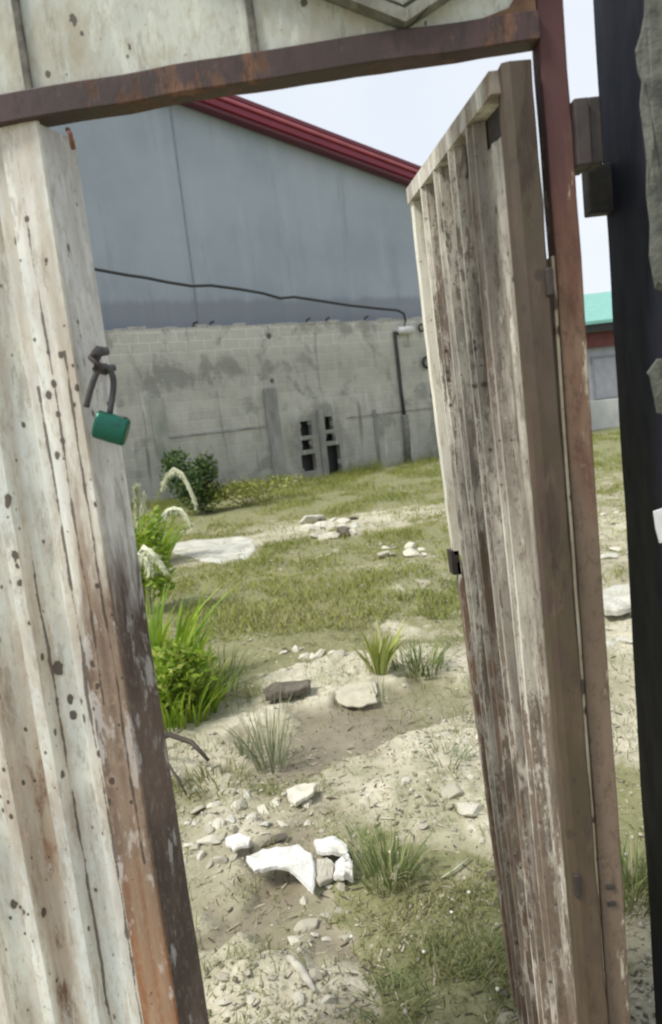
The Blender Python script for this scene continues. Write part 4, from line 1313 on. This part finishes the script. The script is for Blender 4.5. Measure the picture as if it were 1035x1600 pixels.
def tuft(name, label, cat, px, py, n, rad, h, w, lean, mat, seed, seg=4, droop=1.0, azr=None, group=None, hv=.5):
    r_ = np.random.default_rng(seed)
    q_ = snap(px, py)
    a_ = r_.random(n)*6.283
    rr_ = rad*np.sqrt(r_.random(n))
    x, y = rr_*np.cos(a_), rr_*np.sin(a_)
    az = a_+r_.normal(0, .4, n) if azr is None else azr[0]+(azr[1]-azr[0])*r_.random(n)
    hh = h*(1-hv+hv*r_.random(n))
    me_ = blades_mesh(name, x, y, np.full(n, -.02), hh, np.full(n, w)*(.7+.6*r_.random(n)), lean*(.3+.9*r_.random(n)), seed, seg, az, droop)
    o_ = link(name, me_, mat, None, label=label, cat=cat, group=group)
    o_.location = q_
    return o_
LIME = leaf_mat('lime_leaves', (0.16, 0.27, 0.018), (0.30, 0.42, 0.04), (0.42, 0.46, 0.10), .4)
PALE = leaf_mat('pale_straw', (0.58, 0.60, 0.42), (0.72, 0.72, 0.56), (0.78, 0.78, 0.68), .3)
MIDG = leaf_mat('mid_green', (0.10, 0.15, 0.035), (0.22, 0.27, 0.085), (0.42, 0.40, 0.22))
GREYG = leaf_mat('grey_green', (0.17, 0.20, 0.10), (0.30, 0.33, 0.20), (0.45, 0.44, 0.30))
YELG = leaf_mat('yellow_green', (0.27, 0.32, 0.06), (0.42, 0.47, 0.13), (0.5, 0.5, 0.25))
DARKG = leaf_mat('dark_green', (0.03, 0.065, 0.015), (0.09, 0.15, 0.035), (0.16, 0.22, 0.06))
DEAD = leaf_mat('dead_leaf', (0.045, 0.035, 0.025), (0.10, 0.085, 0.06), None, .05)
def shrub(name, label, px, py, rx, rz_, n, ls, mat, seed, cat='shrub', lumps=6):
    r_ = random.Random(seed)
    root = snap(px, py)
    o_ = empty(name, tuple(root), 0, label=label, cat=cat)
    cs = [(Vector((r_.uniform(-.6, .6)*rx, r_.uniform(-.5, .5)*rx, r_.uniform(.3, .95)*rz_)), r_.uniform(.25, .5)) for _ in range(lumps)]
    V, F, T = [], [], []
    for i in range(n):
        c_, s_ = r_.choice(cs)
        d = Vector((r_.gauss(0, 1), r_.gauss(0, 1), r_.gauss(0, .8))).normalized()*(r_.random()**.4)
        p_ = c_+Vector((d.x*rx*s_, d.y*rx*s_, d.z*rz_*s_))
        if p_.z < 0: continue
        a_ = Vector((r_.gauss(0, 1), r_.gauss(0, 1), r_.gauss(.3, .6))).normalized(); b_ = a_.cross(Vector((r_.gauss(0, 1), r_.gauss(0, 1), r_.gauss(0, 1)))).normalized()
        l_ = ls*r_.uniform(.6, 1.3)
        k_ = len(V)
        V += [tuple(p_), tuple(p_+a_*l_*.5+b_*l_*.22), tuple(p_+a_*l_), tuple(p_+a_*l_*.5-b_*l_*.22)]
        F.append((k_, k_+1, k_+2, k_+3))
        t = r_.random(); T += [t]*4
    me_ = mesh_from('foliage', V, F)
    ca_ = me_.color_attributes.new('tone', 'FLOAT_COLOR', 'POINT')
    ca_.data.foreach_set('color', [c for t in T for c in (t, t, t, 1.0)])
    link('foliage', me_, mat, o_)
    bm_ = bmesh.new()
    for c_, s_ in cs:
        tube(bm_, [(0, 0, -.05), tuple(c_*.5+Vector((r_.uniform(-.05, .05), 0, .05))), tuple(c_)], [.02*rz_, .014*rz_, .006*rz_], 5)
    build('stem', bm_, WOODM, o_)
    return o_
# bright clump beside the gate leaf
tuft('tall_grass', 'tall lime green grass clump rising right beside the rusty gate leaf', 'grass clump', 235, 1085, 170, .30, .95, .030, .5, LIME, 101, 6, hv=.8)
tuft('tall_grass', 'shorter lime green clump at the foot of the tall clump by the gate leaf', 'grass clump', 285, 1120, 200, .20, .40, .014, .7, LIME, 103, 5)
tuft('tall_grass', 'dull green thin bladed clump just right of the lime clump', 'grass clump', 318, 1085, 160, .22, .38, .008, .55, MIDG, 104, 5)
shrub('leafy_weed', 'bright yellow green broad leaved weed at the foot of the lime clump', 285, 1125, .26, .42, 1500, .055, LIME, 61, cat='weed', lumps=9)
shrub('leafy_weed', 'yellow green broad leaved weed half hidden by the gate leaf under the plumes', 232, 960, .32, .8, 1300, .08, LIME, 62, cat='weed', lumps=8)
tuft('tall_grass', 'far lime green leafy clump under the drooping pale plumes', 'grass clump', 228, 885, 120, .28, .85, .045, .6, LIME, 102, 5, hv=.7)
# pale plumes: arching stalks with feathery heads
PALECORE = simple('plume_core', (0.52, 0.54, 0.36), (0.72, 0.72, 0.56), 40, .9)
def plume(px, py, tops, label, wid, seed):
    r_ = random.Random(seed)
    root = snap(px, py)
    o_ = empty('plume_grass', tuple(root), 0, label=label, cat='plume grass')
    st = bmesh.new()
    vx = []
    for (mx_, my_, tx_, ty_) in tops:
        m_ = Vector(PY(mx_, my_, root.y))-root; t_ = Vector(PY(tx_, ty_, root.y-.1))-root
        pts = []
        for k_ in range(9):
            t = k_/8
            pts.append((1-t)**2*Vector((0, 0, 0))+2*t*(1-t)*(m_*1.0+(m_-t_*.5)*.6)+t*t*t_)
        tube(st, pts, [.012*(1-.6*k_/8) for k_ in range(9)], 5)
        hd = bmesh.new()
        tube(hd, pts[3:], [wid*(.06+.12*math.sin(math.pi*(k_+.5)/6)) for k_ in range(6)], 8)
        for v_ in hd.verts: v_.co += Vector((r_.gauss(0, .01), r_.gauss(0, .01), r_.gauss(0, .01)))
        build('plume_core', hd, PALECORE, o_)
        for i in range(520):
            t = r_.uniform(.35, 1)
            p_ = (1-t)**2*Vector((0, 0, 0))+2*t*(1-t)*(m_+(m_-t_*.5)*.6)+t*t*t_
            dv = (Vector((r_.gauss(0, .6), r_.gauss(0, .6), r_.gauss(-.7, .5)))+(t_-m_).normalized()*1.2).normalized()*r_.uniform(.4, 1.2)*wid*.8
            sd_ = dv.cross(Vector((0, 0, 1))).normalized()*.010
            vx.append((p_-sd_, p_+sd_, p_+dv))
    build('stalk', st, YELG, o_)
    v_ = [tuple(q_) for tri in vx for q_ in tri]
    me_ = mesh_from('plume', v_, [(3*i, 3*i+1, 3*i+2) for i in range(len(vx))])
    link('plume', me_, PALE, o_)
    return o_
plume(226, 880, [(225, 760, 222, 800), (262, 715, 306, 790), (262, 785, 300, 822), (212, 790, 214, 762)], 'drooping whitish plumes arching over beside the gate leaf edge', .12, 5)
plume(196, 985, [(215, 850, 255, 888), (205, 860, 235, 890)], 'nearer white plume tip poking from behind the gate leaf', .12, 6)
# dark shrub against the wall
shrub('shrub', 'dark green leafy shrub growing against the block wall', 318, 803, .75, 1.15, 3400, .10, DARKG, 9, lumps=9)
shrub('shrub', 'low olive shrub spreading right of the dark shrub by the wall', 385, 790, 1.3, .5, 1800, .09, FARGRASS, 10, lumps=12)

# near tufts
tuft('spiky_grass', 'pale grey green spiky tuft standing alone on the sand', 'grass tuft', 425, 1200, 75, .07, .42, .006, .6, GREYG, 201, 4, .5)
tuft('spiky_grass', 'small thin spiky tuft growing left of the larger lone tuft', 'grass tuft', 385, 1180, 26, .04, .22, .005, .5, GREYG, 202, 4, .5)
tuft('grass_tuft', 'dense green tuft right of the white foam litter', 'grass tuft', 607, 1372, 190, .085, .22, .004, .65, MIDG, 203, 4, 1.0)
tuft('grass_tuft', 'loose green tuft left behind the dense tuft by the foam', 'grass tuft', 560, 1330, 90, .07, .13, .0035, .8, MIDG, 204, 4)
tuft('grass_tuft', 'large bushy low weed patch in the lower right foreground', 'grass tuft', 680, 1530, 110, .14, .11, .0032, .8, MIDG, 205, 4)
tuft('grass_tuft', 'weed tuft touching the lower part of the open door outline', 'grass tuft', 752, 1500, 80, .09, .14, .0032, .7, MIDG, 206, 4)
tuft('grass_tuft', 'low weed tuft at the bottom edge between sand and weeds', 'grass tuft', 610, 1570, 120, .08, .09, .003, .9, MIDG, 207, 4)
tuft('grass_tuft', 'bright yellow green sapling clump on the far sand edge', 'grass tuft', 592, 1050, 40, .06, .42, .025, .5, YELG, 208, 5)
tuft('grass_tuft', 'rounded green tuft between the yellow sapling clump and door', 'grass tuft', 655, 1045, 130, .16, .24, .009, .7, MIDG, 209, 4)
tuft('grass_tuft', 'green weed tuft in the gap between gate post and pillar', 'grass tuft', 985, 1400, 130, .10, .22, .005, .6, MIDG, 210, 4)
tuft('grass_tuft', 'short olive tuft beside the gate leaf behind the stones', 'grass tuft', 345, 1225, 120, .13, .12, .005, .9, GRASSM, 211, 4)
tuft('grass_tuft', 'small tuft on the sandy rise left of the door', 'grass tuft', 700, 1190, 70, .10, .12, .005, .9, GREYG, 212, 4)
tuft('grass_tuft', 'thin upright stems on the sand below the yellow clump', 'grass tuft', 600, 1100, 14, .05, .22, .008, .4, GREYG, 213, 4, .3)
# dead blades lying out from behind the gate leaf
def blade_path(name, label, pts, w, mat):
    P = [Vector(G(x, y, z)) for x, y, z in pts]
    bm_ = bmesh.new()
    tube(bm_, P, [w*(.5+math.sin(math.pi*min(1, (i+.6)/len(P)))*.7) for i in range(len(P))], 6)
    return build(name, bm_, mat, None, True, label=label, cat='dead leaf')
blade_path('dead_leaf', 'upper dark withered leaf sticking out beside the gate leaf edge', [(230, 1165, .1), (265, 1148, .2), (300, 1160, .2), (326, 1188, .14)], .011, DEAD)
blade_path('dead_leaf', 'lower dark withered leaf hanging down beside the gate leaf edge', [(235, 1160, .16), (262, 1192, .14), (280, 1220, .08), (292, 1242, .03)], .006, DEAD)
blade_path('twig', 'pale dry twig lying on sand left of the door', [(690, 1372, .04), (712, 1358, .05), (735, 1340, .05)], .004, PALE)['category'] = 'twig'
blade_path('twig', 'pale dry stalk standing in the dense tuft by the foam', [(617, 1395, .0), (620, 1370, .06), (623, 1350, .12)], .004, PALE)['category'] = 'twig'
def straw():
    q_ = [(440, 1490, .05), (456, 1500, .055), (470, 1515, .055), (480, 1530, .05), (492, 1548, .05)]
    P = [Vector(G(x, y, z+hz(*G(x, y)[:2])-.03)) for x, y, z in q_]
    bm_ = bmesh.new(); tube(bm_, P, [.006, .012, .014, .012, .005], 7)
    return build('rag', bm_, ROPE, None, True, label='twisted pale rag lying across the foreground sand lump', cat='rag')
straw()
# white seed heads dotted over the weeds
SEED = simple('seed_head', (.7, .68, .58), (.8, .78, .7), 50)
bms = bmesh.new()
bmesh.ops.create_icosphere(bms, subdivisions=1, radius=1)
sme = bpy.data.meshes.new('seed_head'); bms.to_mesh(sme); bms.free(); sme.materials.append(SEED)
rs = random.Random(31)
for i, (px, py, lab) in enumerate([(577, 1250, 'behind the dense green tuft'), (708, 1437, 'just left of the lower door edge'), (780, 1560, 'nearest the bottom of the door'),
        (735, 1405, 'on the upper edge of the right weed patch'), (665, 1500, 'in the middle of the foreground weeds'), (612, 1340, 'among the blades of the dense green tuft'),
        (980, 1345, 'in the gap between post and pillar'), (552, 1475, 'left of the foreground weed patch')]):
    p_ = snap(px, py+12)
    bm_ = bmesh.new()
    hgt_ = .05
    tube(bm_, [(0, 0, -.01), (.004, 0, hgt_*.5), (0, 0, hgt_)], .0012, 5)
    fl = build('wildflower', bm_, MIDG, None, label='tiny white seed head '+lab, cat='wildflower', group='white seed heads among the weeds')
    fl.location = p_
    sh = bpy.data.objects.new('seed_head', sme); C.objects.link(sh); sh.parent = fl
    sh.location = (0, 0, hgt_+.002); sh.scale = (.006, .006, .005)
